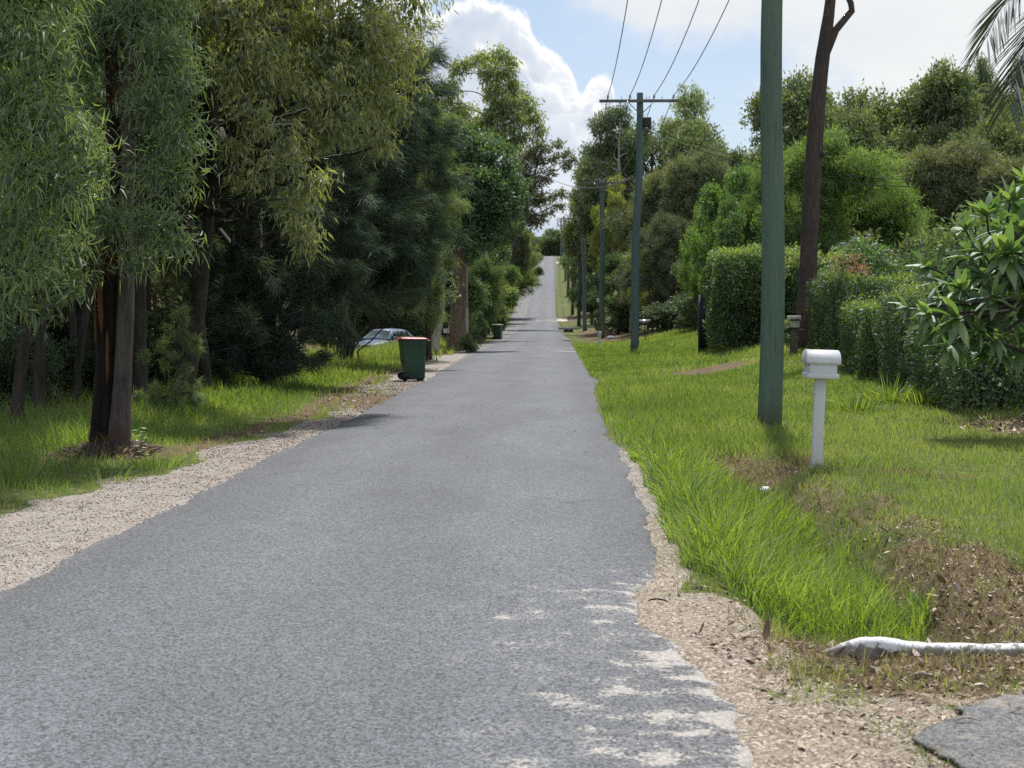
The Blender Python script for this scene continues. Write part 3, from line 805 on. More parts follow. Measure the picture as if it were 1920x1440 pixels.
grass_obj('dry_grass', 'dead straw coloured grass on the earth bank of the drain', None, x[k_], y[k_], rng.uniform(.03, .12, k_.sum()), np.maximum(.004, y[k_] * .0005), M_dry, rng, 1.2, .4)
# a scatter of leaves and pale grit on the road
x, y = field(900, -2.9, .7, 5, 34, rng)
litter('road_litter', 'a few small leaves and pale chips lying on the road', x, y, np.maximum(.010, y * .0011) * rng.uniform(.5, 1.4, len(x)), rng, z=prof(y) + .034)

# ------------------------------------------------------------------ white painted drain kerb (headwall)
def headwall_mat():
    m_, g, b = new_mat('whitewashed_concrete')
    p = g.obj(); n = g.noise(p, 22, 6, .7); n2 = g.noise(p, 5, 4, .6); n3 = g.noise(p, 120, 3, .6)
    Z = g.xyz(p)[2]
    conc = g.mix(n, (.20, .185, .16), (.36, .34, .30))
    conc = g.mix(g.step(n2, .5, .7), conc, (.10, .095, .085))
    h_ = g.m('ADD', g.lin(Z, .0, .10, 0, 1), g.m('MULTIPLY_ADD', n, 1.3, -.65))
    h_ = g.m('ADD', h_, g.m('MULTIPLY_ADD', n2, .7, -.35))
    c = g.mix(g.step(h_, .42, .55), conc, g.mix(n, (.80, .81, .84), (.66, .68, .72)))
    g.put(b.inputs['Base Color'], c); b.inputs['Roughness'].default_value = .85
    g.put(b.inputs['Normal'], g.bump(g.m('ADD', n, g.m('MULTIPLY', n3, .3)), .6, .012))
    return m_

rng = np.random.default_rng(5)
hx = np.array([0, .08, .17, .22, .29, .38, .48, .8, 1.2, 1.7, 2.3, 3.0])
hh = np.array([.010, .045, .078, .085, .083, .066, .056, .054, .055, .054, .055, .055])
hy = np.array([.02, .012, .005, .0, -.004, -.006, -.004, 0, -.002, .004, .01, .01])
fx = np.linspace(0, 3.0, 90); fh = np.interp(fx, hx, hh) + (vnoise(fx, 0, 14, 2) - .5) * .006; fy = np.interp(fx, hx, hy)
th = np.interp(fx, [0, .1, .3, 3], [.03, .06, .085, .09])
rings = []
for X_, H_, Y_, T_ in zip(fx, fh, fy, th):
    prof_ = [(-.5, -.40), (-.52, -.02), (-.5, .45), (-.42, .80), (-.25, .98), (0, 1.03), (.25, .98), (.42, .78), (.5, .4), (.5, -.4)]
    rings.append([(X_, Y_ + a * T_ + rng.normal(0, .0012), b_ * H_ - (.16 if b_ < -.3 else 0) + rng.normal(0, .0012)) for a, b_ in prof_])
acc = Acc(); acc.loft(rings)
p = px(1540, 1229, 6.52)
o = obj('drain_kerb', acc, headwall_mat(), smooth=True); o.location = (p[0], 6.52, float(prof(6.5)) + .005)
tag(o, 'whitewashed concrete kerb with worn paint at the end of the grassy drain', 'kerb')

# bits of rubbish
M_litterwhite = paint_mat('weathered_plastic', (.75, .76, .78), .5, .2)
acc = Acc(); acc.loft([[(np.cos(a) * r_ * 1.3, np.sin(a) * r_ * .8, h_ + .012 * math.sin(3 * a)) for a in np.linspace(0, 6.28, 10)[:-1]] for r_, h_ in ((.035, 0), (.045, .02), (.03, .05), (.005, .055))])
p = px(1436, 882, 14.1); o = obj('litter_scrap', acc, M_litterwhite); o.location = (p[0], 14.1, float(gz(p[0], 14.1)) + .02)
tag(o, 'crumpled white scrap lying in the grass left of the letterbox post', 'rubbish')
M_barkbit = bark_mat('bark_pieces', (.25, .20, .16), (.5, .43, .37), sc=(40, 40, 8))
for k, (u, v, d, L_, a, lab) in enumerate([(1500, 893, 13.85, .16, .2, 'pale strip of bark on the soil at the foot of the letterbox post'),
                                        (1705, 1268, 6.15, .11, .25, 'curled pale bark strip just below the white kerb'),
                                        (1790, 1362, 5.43, .10, .1, 'short grey stick lying on the driveway asphalt'),
                                        (1215, 1131, 7.72, .11, -.15, 'thin dark stick on the sand beside the tall grass'),
                                        (1580, 1300, 5.92, .05, .4, 'yellow-brown dead leaf curl on the sandy verge'),
                                        (1575, 1345, 5.55, .045, 0, 'straight pale twig on the sand below the kerb')]):
    P_ = np.linspace(0, 1, 6)[:, None] * np.array((math.cos(a), math.sin(a), 0)) * L_
    P_[:, 2] += .008 + .012 * np.sin(np.linspace(0, 3.1, 6)); P_[:, 1] += .01 * np.sin(np.linspace(0, 5, 6))
    acc = Acc(); acc.tube(P_, [.003, .008 if 'stick' not in lab and 'twig' not in lab else .004] + [.009 if 'bark' in lab or 'leaf' in lab else .0045] * 2 + [.004, .002], 6, wob=.15, seed=k)
    p = px(u, v, d); o = obj('bark_strip' if 'bark' in lab else ('leaf_curl' if 'leaf' in lab else 'stick'), acc, M_dark if 'dark' in lab else M_barkbit)
    o.location = (p[0], d, float(gz(p[0], d)) + (.03 if 'asphalt' in lab else .004)); tag(o, lab, 'twig' if 'tick' in lab or 'twig' in lab else ('leaf' if 'leaf' in lab else 'bark'))

# ------------------------------------------------------------------ power poles and wires
def pole_mat(name, c0, c1, c2, low):
    m_, g, b = new_mat(name)
    p = g.obj(); n = g.noise(g.scale(p, (40, 40, 1.6)), 1, 6, .7); n2 = g.noise(g.scale(p, (2, 2, .5)), 1, 4, .6)
    n3 = g.noise(g.scale(p, (70, 70, 1.1)), 1, 3, .6, .5)
    c = g.mix(n, c0, c1)
    c = g.mix(g.step(n2, .45, .72), c, c2)
    c = g.mix(g.m('MULTIPLY', g.step(n3, .58, .66), .6), c, (.04, .058, .05))
    c = g.mix(g.m('MULTIPLY', g.step(n3, .42, .34), .35), c, (.20, .25, .21))
    Z = g.xyz(p)[2]
    c = g.mix(g.m('MULTIPLY', g.step(g.m('ADD', Z, g.m('MULTIPLY', n2, .3)), .62, .1), .85), c, low)
    g.put(b.inputs['Base Color'], c); b.inputs['Roughness'].default_value = .85; b.inputs['Specular IOR Level'].default_value = .2
    g.put(b.inputs['Normal'], g.bump(g.m('ADD', n, n3), .55, .015))
    return m_

M_pole = pole_mat('treated_green_timber', (.10, .165, .125), (.165, .235, .18), (.115, .16, .145), (.16, .15, .115))
M_pole_b = pole_mat('treated_blue_green_timber', (.085, .135, .14), (.15, .20, .20), (.10, .15, .15), (.11, .10, .08))
M_pole_br = pole_mat('old_brown_timber', (.06, .05, .045), (.11, .09, .08), (.09, .10, .11), (.055, .04, .03))
M_arm = bark_mat('crossarm_timber', (.10, .11, .11), (.20, .21, .20), sc=(3, 30, 30))

poles = [  # X, Y, top height above ground, base radius, top radius, top lean (x), arm half widths, material, label
    (px(1442, 808, 19.2)[0], 19.2, 10.7, .158, .118, .04, (1.45, 1.5), M_pole, 'nearest green treated pole standing left of the white letterbox'),
    (px(1188, 663, 57)[0], 57, 10.15, .165, .13, .23, (1.62, 1.5), M_pole_b, 'tall blue-green pole whose whole wide crossarm stands against the sky'),
    (px(1129, 634, 95.5)[0], 95.5, 10.45, .19, .15, -.02, (1.5, 1.5), M_pole, 'green pole just behind the short white marker post'),
    (px(1097, 622, 130)[0], 130, 10.4, .19, .14, -.25, (1.5, 1.5), M_pole_b, 'pale green pole with a slight bend just left of the marker post pole'),
    (px(1086, 613, 150)[0], 150, 10.6, .20, .15, .1, (1.4, 1.4), M_pole_br, 'dark pole carrying a grey transformer on a platform'),
    (px(1074, 592, 180)[0], 180, 10.6, .20, .15, -.1, (1.4, 1.4), M_pole_br, 'brown footed pole in front of the bare bank on the hill'),
    (px(1065, 552, 215)[0], 215, 10.6, .2, .15, .0, (1.4, 1.4), M_pole_br, 'slim pole halfway up the hill at the edge of the lime grass'),
    (px(1060, 526, 250)[0], 250, 10.6, .2, .15, .0, (1.4, 1.4), M_pole_b, 'farther hill pole seen between the transformer and the grass strip'),
    (px(1057, 503, 300)[0], 300, 10.6, .22, .17, .0, (1.4, 1.4), M_pole_b, 'faint pole near the top of the hill road'),
    (px(1052, 489, 365)[0], 365, 10.6, .22, .17, .0, (1.4, 1.4), M_pole_b, 'farthest pole just below the hill crest')]
ins_off = (-1.28, -.42, .52, 1.28)
attach = [[] for _ in ins_off]
for k, (X, Y, H, r0, r1, lean, (al, ar), mt, lab) in enumerate(poles):
    zb = float(gz(X, Y))
    t = thing('power_pole', lab, 'power pole', (X, Y, zb), 0, 'timber power poles along the right verge')
    g_ = np.random.default_rng(60 + k)
    zs = np.linspace(-.15, H, 22); bx = lean * (zs / H) + .035 * np.sin(zs * .9 + k) * (zs > 0)
    acc = Acc(); acc.tube(np.stack([bx, .02 * np.sin(zs * .7 + k), zs], 1), np.interp(zs, [0, .6, H], [r0 * 1.05, r0, r1]), 20, wob=.012, seed=k)
    obj('pole', acc, mt, t, smooth=True)
    az = H - (.34 if k != 2 else .25)
    yo = -(r1 + .05)
    if k:
        acc = Acc().box((lean - al, yo - .05, az - .055), (lean + ar, yo + .05, az + .055)); obj('crossarm', acc, M_arm, t, bevel=.008)
        acc = Acc(); acc.tube([(lean - .55, yo - .06, az), (lean, yo - .03, az - .55)], .018, 5); acc.tube([(lean + .55, yo - .06, az), (lean, yo - .03, az - .55)], .018, 5)
        obj('arm_brace', acc, M_steel, t)
    else:
        acc = Acc().box((lean - al, yo - .05, az - .055), (lean + ar, yo + .05, az + .055)); obj('crossarm', acc, M_arm, t, bevel=.008)
    for q, dx in enumerate(ins_off):
        acc = Acc(); acc.loft([[(lean + dx + math.cos(a) * r_, yo + math.sin(a) * r_, az + z_) for a in np.arange(8) * math.pi / 4] for z_, r_ in
                               ((.055, .012), (.12, .014), (.125, .045), (.15, .05), (.16, .03), (.185, .045), (.21, .04), (.24, .02))])
        obj('insulator', acc, M_ins, t, smooth=True)
        attach[q].append((X + lean + dx, Y + yo, zb + az + .22))
    if k == 1:   # bolts, fuse box and the bundle where the service line leaves
        for dx in (-.75, .22, .33, .83):
            acc = Acc(); acc.tube([(lean + dx, yo, az + .05), (lean + dx, yo, az + .2)], .012, 5); obj('bolt', acc, M_steel, t)
        acc = Acc().box((lean + .12, -.12, az - 1.0), (lean + .42, .06, az - .62)); acc.tube([(lean + .05, -.05, az - .9), (lean + .3, -.1, az - 1.15), (lean + .6, -.02, az - .85)], .02, 6)
        obj('fuse_box', acc, M_black, t, bevel=.01)
    if k == 2:
        acc = Acc().box((-.36, -.12, 2.35), (-.19, .05, 2.62)); obj('meter_box', acc, M_white, t, bevel=.01)
    if k in (3, 5):
        for s_ in (-1, 1):
            P_ = [(lean + s_ * (.2 + .9 * q), yo, az - .05 - .5 * math.sin(math.pi * q)) for q in np.linspace(0, 1, 9)]
            acc = Acc(); acc.tube(P_, .02, 5); obj('jumper_wire', acc, M_ins, t)
    if k == 4:
        acc = Acc(); acc.box((-1.35, -.45, 7.25), (.35, -.33, 7.40)); acc.box((-1.35, .33, 7.25), (.35, .45, 7.40)); acc.box((-1.35, -.33, 7.26), (-1.15, .33, 7.39))
        obj('platform', acc, M_black, t)
        acc = Acc(); acc.loft([[(-.78 + a * .5 * s_, b_ * .38 * s_, z_) for a, b_ in ((-1, -.7), (-.7, -1), (.7, -1), (1, -.7), (1, .7), (.7, 1), (-.7, 1), (-1, .7))] for z_, s_ in ((7.41, 1), (8.3, 1), (8.33, 1.05), (8.4, 1.05), (8.45, .6))])
        for q in range(7): acc.box((-1.2 + q * .13, -.50, 7.55), (-1.17 + q * .13, -.38, 8.2))
        tr = obj('transformer', acc, M_trans, t)
        for q in (-1.0, -.78, -.55):
            a2 = Acc(); a2.tube([(q, 0, 8.45), (q, 0, 8.6), (q, 0, 8.75)], (.05, .035, .03), 8); obj('bushing', a2, M_ins, tr)

wl = ['overhead wire on the outer left insulators of the pole line', 'overhead wire second from the left on the crossarms',
      'overhead wire second from the right on the crossarms', 'overhead wire on the outer right insulators of the pole line']
for q in range(4):
    pts = []
    A = [(attach[q][0][0] + .9, -18, attach[q][0][2] - .3)] + attach[q]
    for a, b in zip(A[:-1], A[1:]):
        a, b = np.array(a), np.array(b); L_ = np.linalg.norm(b - a); sag = .00062 * L_ * L_ if a[1] > 0 else .9
        for s_ in np.linspace(0, 1, 15)[:-1]:
            c = a + (b - a) * s_; c[2] -= 4 * sag * s_ * (1 - s_); pts.append(c)
    pts.append(np.array(A[-1]))
    acc = Acc(); acc.tube(pts, np.interp([p_[1] for p_ in pts], [0, 60, 400], [.010, .016, .05]), 5)
    tag(obj('overhead_wire', acc, M_wire, smooth=True), wl[q], 'wire', 'overhead wires along the pole line')


def wire(a, b, sag, r, lab, cat='wire', m_=None):
    a, b = np.array(a, float), np.array(b, float); s_ = np.linspace(0, 1, 24)[:, None]
    P_ = a + (b - a) * s_; P_[:, 2] -= (4 * sag * s_ * (1 - s_))[:, 0]
    acc = Acc(); acc.tube(P_, r, 5); return tag(obj('service_wire', acc, m_ or M_cable, smooth=True), lab, cat, 'service wires')

p2 = (px(1205, 236, 57)[0], 56.9, px(1205, 236, 57)[2])
wire(p2, px(1980, 327, 46), .9, .012, 'upper dark service wire running from the wide crossarm pole to the right edge')
wire((p2[0], 56.9, p2[2] - .12), px(1985, 333, 46), 1.05, .012, 'lower dark service wire running from the wide crossarm pole to the right edge')
wire(px(1195, 330, 57), px(985, 300, 76), .9, .014, 'pale service wire crossing the road from the wide crossarm pole to the left trees', m_=M_wire)

# ------------------------------------------------------------------ letterboxes, posts
def place(o, u, v, d, dz=0):
    p = px(u, v, d); o.location = (float(p[0]), d, float(gz(p[0], d)) + dz); return o

t = thing('letterbox', 'white round-topped letterbox on a leaning white post beside the nearest pole', 'letterbox')
place(t, 1530, 880, 14.35, -.045); t.rotation_euler = (0, R(2.1), R(-1))
acc = Acc().box((-.052, -.045, -.12), (.052, .045, .94)); obj('post', acc, M_white, t, bevel=.006)
for dx, z_ in ((-.02, .035), (.022, .075)):
    acc = Acc(); acc.tube([(dx, -.046, z_), (dx, -.055, z_)], .009, 8); obj('bolt', acc, M_steel, t)
acc = Acc().box((-.132, -.17, .985), (.132, .17, 1.10)); body = obj('box', acc, M_white, t, bevel=.004)
acc = Acc().box((-.152, -.19, .935), (.152, .19, .984)); obj('tray', acc, M_white, t, bevel=.004)
rg = []
for xx in (-.165, -.155, .155, .165):
    f = 1 if abs(xx) < .16 else .96
    rg.append([(xx, math.cos(a) * .185 * f, 1.10 + math.sin(a) * .115 * f) for a in np.linspace(0, math.pi, 13)] + [(xx, -.185 * f, 1.075), (xx, .185 * f, 1.075)])
acc = Acc(); acc.loft(rg); obj('lid', acc, M_white, t)
acc = Acc().box((-.157, -.182, 1.078), (-.1335, .182, 1.083)); obj('lid_trim', acc, M_white, t)
acc = Acc(); acc.tube([(-.133, -.085, 1.065), (-.139, -.085, 1.065)], .014, 12); obj('lock', acc, M_dark, t)
for y_ in (-.165, .13):
    acc = Acc().box((-.142, y_, .99), (-.133, y_ + .02, 1.075)); obj('end_frame', acc, M_white, t)

M_cream = paint_mat('cream_paint', (.62, .61, .56), .55, .3)
M_greywood = bark_mat('grey_timber', (.10, .09, .08), (.22, .20, .18), sc=(30, 30, 3))
t = thing('letterbox', 'cream letterbox with dark scrollwork on a grey post before the tall gum trunk', 'letterbox')
p = px(1489, 592, 37.0); t.location = (float(p[0]), 37.0, float(gz(p[0], 37.0)))
zt = float(p[2]) - t.location[2]
acc = Acc().box((-.10, -.06, -.05), (.10, .06, zt - .31)); obj('post', acc, M_greywood, t, bevel=.01)
acc = Acc().box((-.12, -.14, zt - .30), (.12, .14, zt - .1)); obj('box', acc, M_cream, t, bevel=.006)
acc = Acc().box((-.15, -.17, zt - .12), (.15, .17, zt)); obj('lid', acc, M_cream, t, bevel=.012)
acc = Acc()
for q in range(6):
    a = np.linspace(0, 5.0, 9); acc.tube(np.stack([-.10 + q * .04 + .022 * np.cos(a), np.full(9, -.178), zt - .10 + .026 * np.sin(a + q)], 1), .006, 4)
acc.tube([(-.12, -.178, zt - .115), (.12, -.178, zt - .10)], .007, 4)
obj('scrollwork', acc, M_black, t)
acc = Acc().box((.06, -.10, zt - .38), (.24, .10, zt - .345)); obj('bracket', acc, M_greywood, t)

t = thing('letterbox', 'black letterbox with slanted grey lid on a thin rod beside the wide crossarm pole', 'letterbox')
p = px(1209, 640, 66); t.location = (float(p[0]), 66, float(gz(p[0], 66))); hh_ = float(px(1206, 600, 66)[2]) - t.location[2]
acc = Acc(); acc.tube([(0.03, 0, -.05), (-.0, 0, hh_ - .24)], .03, 6); obj('rod', acc, M_black, t)
acc = Acc().box((-.27, -.2, hh_ - .25), (.22, .2, hh_ - .10)); obj('box', acc, M_black, t, bevel=.02)
acc = Acc(); acc.loft([[(x_, -.24, hh_ - .13), (x_, .22, hh_ - .13), (x_, .22, hh_ + .02), (x_, -.05, hh_ + .02)] for x_ in (-.30, .20)]); obj('lid', acc, M_steel, t)
acc = Acc(); acc.loft([[(x_, -.245, hh_ - .15), (x_, .235, hh_ - .15), (x_, .235, hh_ + .03), (x_, -.05, hh_ + .03)] for x_ in (.202, .24)]); obj('end_panel', acc, M_black, t)

# white marker post with a dark reflector
t = thing('marker_post', 'short leaning white marker post in the grass before the second crossarm pole', 'marker post')
p = px(1122, 652, 67); t.location = (float(p[0]), 67, float(gz(p[0], 67))); t.rotation_euler = (0, R(5), 0)
acc = Acc().box((-.07, -.035, -.1), (.07, .035, .84)); obj('post', acc, M_white, t, bevel=.01)
acc = Acc(); 
for q in range(4): acc.box((-.032, -.041, .52 + q * .06), (.032, -.036, .52 + q * .06 + (.045 if q % 2 else .025)))
obj('marking', acc, M_steel, t)

# white letterbox by the leaning trunk across the road
t = thing('letterbox', 'small white letterbox beside the leaning pale trunk on the left verge', 'letterbox')
p = px(838, 622, 64); t.location = (float(p[0]), 64, float(gz(p[0], 64))); hh_ = float(px(838, 618, 64)[2]) - t.location[2]
acc = Acc().box((-.155, -.12, hh_ - .15), (.155, .12, hh_ + .01)); obj('box', acc, M_white, t, bevel=.012)
acc = Acc().box((-.17, -.14, hh_ + .012), (.17, .14, hh_ + .03)); obj('lid', acc, M_white, t)
acc = Acc().box((-.03, -.03, -.1), (.03, .03, hh_ - .151)); obj('post', acc, M_greywood, t)
acc = Acc().box((.02, -.126, hh_ - .06), (.07, -.121, hh_ - .02)); obj('lock', acc, M_dark, t)

# concrete culvert mouths on the hill
M_conc = paint_mat('concrete', (.36, .38, .37), .85, .4)
for k, (u, v, d, w_, lab) in enumerate([(1054, 577, 196, .75, 'pale arched culvert mouth in the lime grass beside the far road'), (1060, 564, 206, .62, 'dark flat culvert slot just above the arched one')]):
    t = thing('culvert', lab, 'culvert'); p = px(u, v, d); t.location = (float(p[0]), d, float(p[2]) - .1)
    acc = Acc()
    if k == 0:
        a = np.linspace(0, math.pi, 13); acc.tube(np.stack([np.cos(a) * w_, np.zeros(13), np.sin(a) * .62 - .2], 1), .14, 6); obj('arch', acc, M_conc, t)
        acc = Acc().box((-.5, .1, -.4), (.5, .5, .3)); obj('opening_shade', acc, M_dark, t)  # solid dark block, painted shade for the hollow under the arch
    else:
        acc.box((-w_ - .15, 0, .05), (w_ + .15, .5, .2)); obj('slab', acc, M_conc, t)
        acc = Acc().box((-w_, .05, -.35), (w_, .45, .049)); obj('opening_shade', acc, M_dark, t)  # solid dark block in place of the shaded slot
# dark pipe mouth near the driveway on the right verge
t = thing('culvert', 'low concrete culvert end with dark mouth at the near end of the bare verge', 'culvert'); p = px(1066, 618, 128); t.location = (float(p[0]), 128, float(p[2]) - .1)
acc = Acc().box((-.9, 0, .1), (.9, .3, .3)); obj('slab', acc, M_conc, t)
acc = Acc().box((-.4, .03, -.2), (.4, .28, .099)); obj('opening_shade', acc, M_dark, t)  # dark colour stands in for the shade inside the pipe
rng = np.random.default_rng(77)
for u, v, d, s_, lab in [(1061, 637, 92, .28, 'pale rock at the road edge beyond the marker post'), (1145, 630, 90, .35, 'pale stone block in the bare soil beside the green pole'),
                         (1165, 652, 64, .18, 'white stone in the grass just left of the crossarm pole'), (1180, 717, 32.8, .10, 'white concrete chunk at the end of the side driveway')]:
    p = px(u, v, d); acc = Acc()
    acc.loft([[(math.cos(a) * r_ * s_ * rng.uniform(.8, 1.1), math.sin(a) * r_ * s_ * rng.uniform(.7, 1), h_ * s_) for a in np.arange(9) * 6.283 / 9] for h_, r_ in ((-.3, .9), (.1, 1), (.4, .8), (.55, .3))])
    o = obj('rock', acc, M_conc); o.location = (float(p[0]), d, float(gz(p[0], d))); tag(o, lab, 'rock')

# dark sheet-metal side fence at the end of the hedge
M_fence = paint_mat('dark_sheet_metal', (.035, .045, .055), .5, .3, (.07, .07, .07))
t = thing('metal_fence', 'short dark ribbed metal fence at the left end of the tall hedge', 'fence'); p = px(1313, 628, 47); fx_, fy_ = float(p[0]), 47.0
t.location = (fx_, fy_, float(gz(fx_, fy_)))
H_ = float(px(1322, 555, 47)[2]) - t.location[2]
for q in range(6):
    x0 = .02 + q * .17; P_ = []
    acc = Acc(); acc.box((x0, -.02 + (q % 2) * .01, -.05), (x0 + .13, .02, H_)); acc.box((x0 + .132, -.045, -.05), (x0 + .168, .0, H_ - .003)); obj('panel', acc, M_fence, t)
acc = Acc().box((-.07, -.05, -.1), (.015, .05, H_ + .04)); obj('post', acc, M_fence, t)
acc = Acc().box((.017, -.05, H_ + .002), (1.05, .05, H_ + .04)); obj('rail', acc, M_fence, t)

# ------------------------------------------------------------------ wheelie bins
M_bin = paint_mat('green_bin_plastic', (.030, .085, .052), .42, .2, (.10, .11, .09))
M_lidred = paint_mat('faded_red_plastic', (.27, .045, .055), .4, .3, (.45, .20, .18))
M_lidgreen = paint_mat('faded_green_plastic', (.16, .24, .13), .5, .3, (.30, .32, .2))
M_lidyellow = paint_mat('pale_yellow_trim', (.45, .42, .16), .5, .2)


def rrect(w, d, r, z, n=4, cx=0, cy=0):
    pts = []
    for sx, sy, a0 in ((1, 1, 0), (-1, 1, 90), (-1, -1, 180), (1, -1, 270)):
        for q in range(n + 1):
            a = R(a0 + 90 * q / n); pts.append((cx + sx * (w / 2 - r) + math.cos(a) * r, cy + sy * (d / 2 - r) + math.sin(a) * r, z))
    return pts


def wheelie_bin(label, lidm):
    # hinge side towards -x, front towards +x
    t = thing('wheelie_bin', label, 'wheelie bin')
    acc = Acc()
    acc.loft([rrect(.46, .44, .05, .02, cx=.02), rrect(.50, .46, .05, .06, cx=.02), rrect(.55, .50, .05, .5), rrect(.61, .55, .05, .93, cx=-.01), rrect(.62, .56, .05, .935, cx=-.01),
              rrect(.64, .58, .05, .94, cx=-.01), rrect(.64, .58, .05, .975, cx=-.01), rrect(.60, .54, .05, .977, cx=-.01)])
    obj('body', acc, M_bin, t, smooth=False)
    acc = Acc()
    rg = []
    for f, z in ((1.0, .978), (1.03, .985), (1.03, 1.005), (.97, 1.025), (.7, 1.045), (.3, 1.052)):
        rg.append([(x * 1 - .0, y, z + .02 * (-x)) for x, y, _ in rrect(.70 * f, .62 * f, .07 * f, 0, cx=-.01)])
    acc.loft(rg); lid = obj('lid', acc, lidm, t, smooth=False)
    acc = Acc(); acc.tube([(-.37, -.24, .985), (-.40, -.20, .99), (-.40, .20, .99), (-.37, .24, .985)], .016, 8); obj('handle', acc, lidm, t, smooth=True)
    acc = Acc().box((.335, -.2, .955), (.40, .2, .974)); obj('lid_lip', acc, M_lidyellow if lidm is M_lidred else lidm, t, bevel=.006)
    for sy in (-1, 1):
        P_ = [(-.235, sy * .245, .10), (-.235, sy * .295, .10)]
        acc = Acc(); acc.tube(P_, .10, 18); wv = obj('wheel', acc, M_dark, t)
        acc = Acc(); acc.tube([(-.235, sy * .296, .10), (-.235, sy * .300, .10)], .045, 12); obj('rim', acc, M_black, wv)
    acc = Acc(); acc.tube([(-.235, -.24, .10), (-.235, .24, .10)], .014, 6); obj('axle', acc, M_steel, t)
    acc = Acc().box((.10, -.2, .0), (.23, .2, .019)); obj('foot', acc, M_dark, t)
    return t

b = wheelie_bin('dark green wheelie bin with faded red lid standing on the left gravel shoulder', M_lidred)
place(b, 774, 713, 34.0, .015); b.rotation_euler = (0, 0, R(14)); b.scale = (.98, 1, .97)
b = wheelie_bin('green wheelie bin with pale green lid beyond, under the dark bushes', M_lidgreen)
place(b, 933, 637, 98.0, .0); b.rotation_euler = (R(0), 0, R(-12))

# ------------------------------------------------------------------ parked silver-blue car
M_car = paint_mat('silver_blue_car_paint', (.24, .30, .42), .22, .12, (.3, .33, .38), .6, .35)
M_glass, _g, _b = new_mat('car_glass'); _b.inputs['Base Color'].default_value = (.05, .08, .09, 1); _b.inputs['Roughness'].default_value = .06; _b.inputs['Specular IOR Level'].default_value = 1.0
M_lamp, _g, _b = new_mat('headlight_glass'); _b.inputs['Base Color'].default_value = (.75, .78, .8, 1); _b.inputs['Roughness'].default_value = .15


def car():
    t = thing('parked_car', 'silver-blue hatchback parked in the left driveway, half hidden behind the red-lidded bin', 'car')
    # x forward, y across; section rings along x
    st = [(2.12, .62, .30, .66), (2.02, .78, .20, .76), (1.7, .86, .18, .86), (1.1, .89, .17, .96), (.5, .90, .17, 1.00), (-.4, .90, .17, 1.02), (-1.3, .89, .18, 1.04), (-1.8, .86, .22, 1.04), (-2.02, .78, .32, .98), (-2.08, .66, .42, .85)]
    rg = []
    for x, w, z0, z1 in st:
        zm = z0 + (z1 - z0) * .5
        rg.append([(x, -w * .86, z0), (x, -w * .98, z0 + .1), (x, -w, zm), (x, -w * .97, z1 - .1), (x, -w * .86, z1), (x, 0, z1 + .035), (x, w * .86, z1), (x, w * .97, z1 - .1), (x, w, zm), (x, w * .98, z0 + .1), (x, w * .86, z0), (x, 0, z0)])
    acc = Acc(); acc.loft(rg); o = obj('body', acc, M_car, t, smooth=True)
    m_ = o.modifiers.new('s', 'SUBSURF'); m_.levels = 1; m_.render_levels = 1
    cab = [(1.02, .74, 1.0, .02), (.35, .66, 1.0, .44), (.15, .63, 1.0, .50), (-.6, .63, 1.0, .52), (-1.2, .62, 1.0, .47), (-1.55, .66, 1.0, .32), (-1.9, .74, 1.0, .03)]
    rg = [[(x, -.80, 1.0), (x, -w * 1.04, z + h * .55), (x, -w * .92, z + h * .96), (x, 0, z + h + .02), (x, w * .92, z + h * .96), (x, w * 1.04, z + h * .55), (x, .80, 1.0)] for x, w, z, h in cab]
    acc = Acc(); acc.loft(rg); obj('cabin', acc, M_car, t, smooth=False)
    acc = Acc(); acc.add([(1.0, -.66, 1.035), (1.0, .66, 1.035), (.40, .57, 1.445), (.40, -.57, 1.445)], [(0, 1, 2, 3)]); acc.add([(1.0, -.66, 1.03), (1.0, .66, 1.03), (.40, .57, 1.44), (.40, -.57, 1.44)], [(3, 2, 1, 0)])
    obj('windscreen', acc, M_glass, t)
    for s_ in (-1, 1):
        for xa, xb in ((.70, -.28), (-.36, -1.25)):
            ha = 1.20 if xa > .5 else 1.43
            V_ = [(xa, s_ * .795, 1.05), (xb, s_ * .795, 1.05), (xb + .03, s_ * .675, 1.42), ((.28 if xa > .5 else xa), s_ * .675, 1.40)]
            V2 = [(x, y + s_ * .012, z) for x, y, z in V_]
            acc = Acc(); acc.loft([V_, V2]); obj('side_window', acc, M_glass, t)
        acc = Acc().box((.52, s_ * .90 - .07, 1.0), (.64, s_ * .90 + .09, 1.13)); obj('mirror', acc, M_car, t, bevel=.03)
        acc = Acc(); acc.loft([[(1.70, s_ * .60, .72), (1.70, s_ * .84, .72), (1.70, s_ * .84, .86), (1.70, s_ * .60, .84)], [(2.10, s_ * .52, .66), (1.95, s_ * .80, .68), (1.93, s_ * .80, .80), (2.06, s_ * .52, .76)]]); obj('headlight', acc, M_lamp, t)
    acc = Acc().box((2.08, -.40, .40), (2.14, .40, .52)); acc.box((2.08, -.34, .60), (2.13, .34, .70)); obj('grille', acc, M_dark, t)
    acc = Acc().box((2.141, -.18, .44), (2.155, .18, .54)); obj('number_plate', acc, M_white, t)
    for x in (1.32, -1.30):
        for s_ in (-1, 1):
            acc = Acc(); acc.tube([(x, s_ * .70, .31), (x, s_ * .905, .31)], .31, 22); wv = obj('wheel', acc, M_dark, t)
            acc = Acc(); acc.tube([(x, s_ * .906, .31), (x, s_ * .915, .31)], .20, 16); obj('rim', acc, M_steel, wv)
    return t

c = car()
p = px(722, 650, 75); c.location = (float(p[0]), 75, float(px(722, 671, 75)[2])); c.rotation_euler = (0, 0, R(-90 - 22))

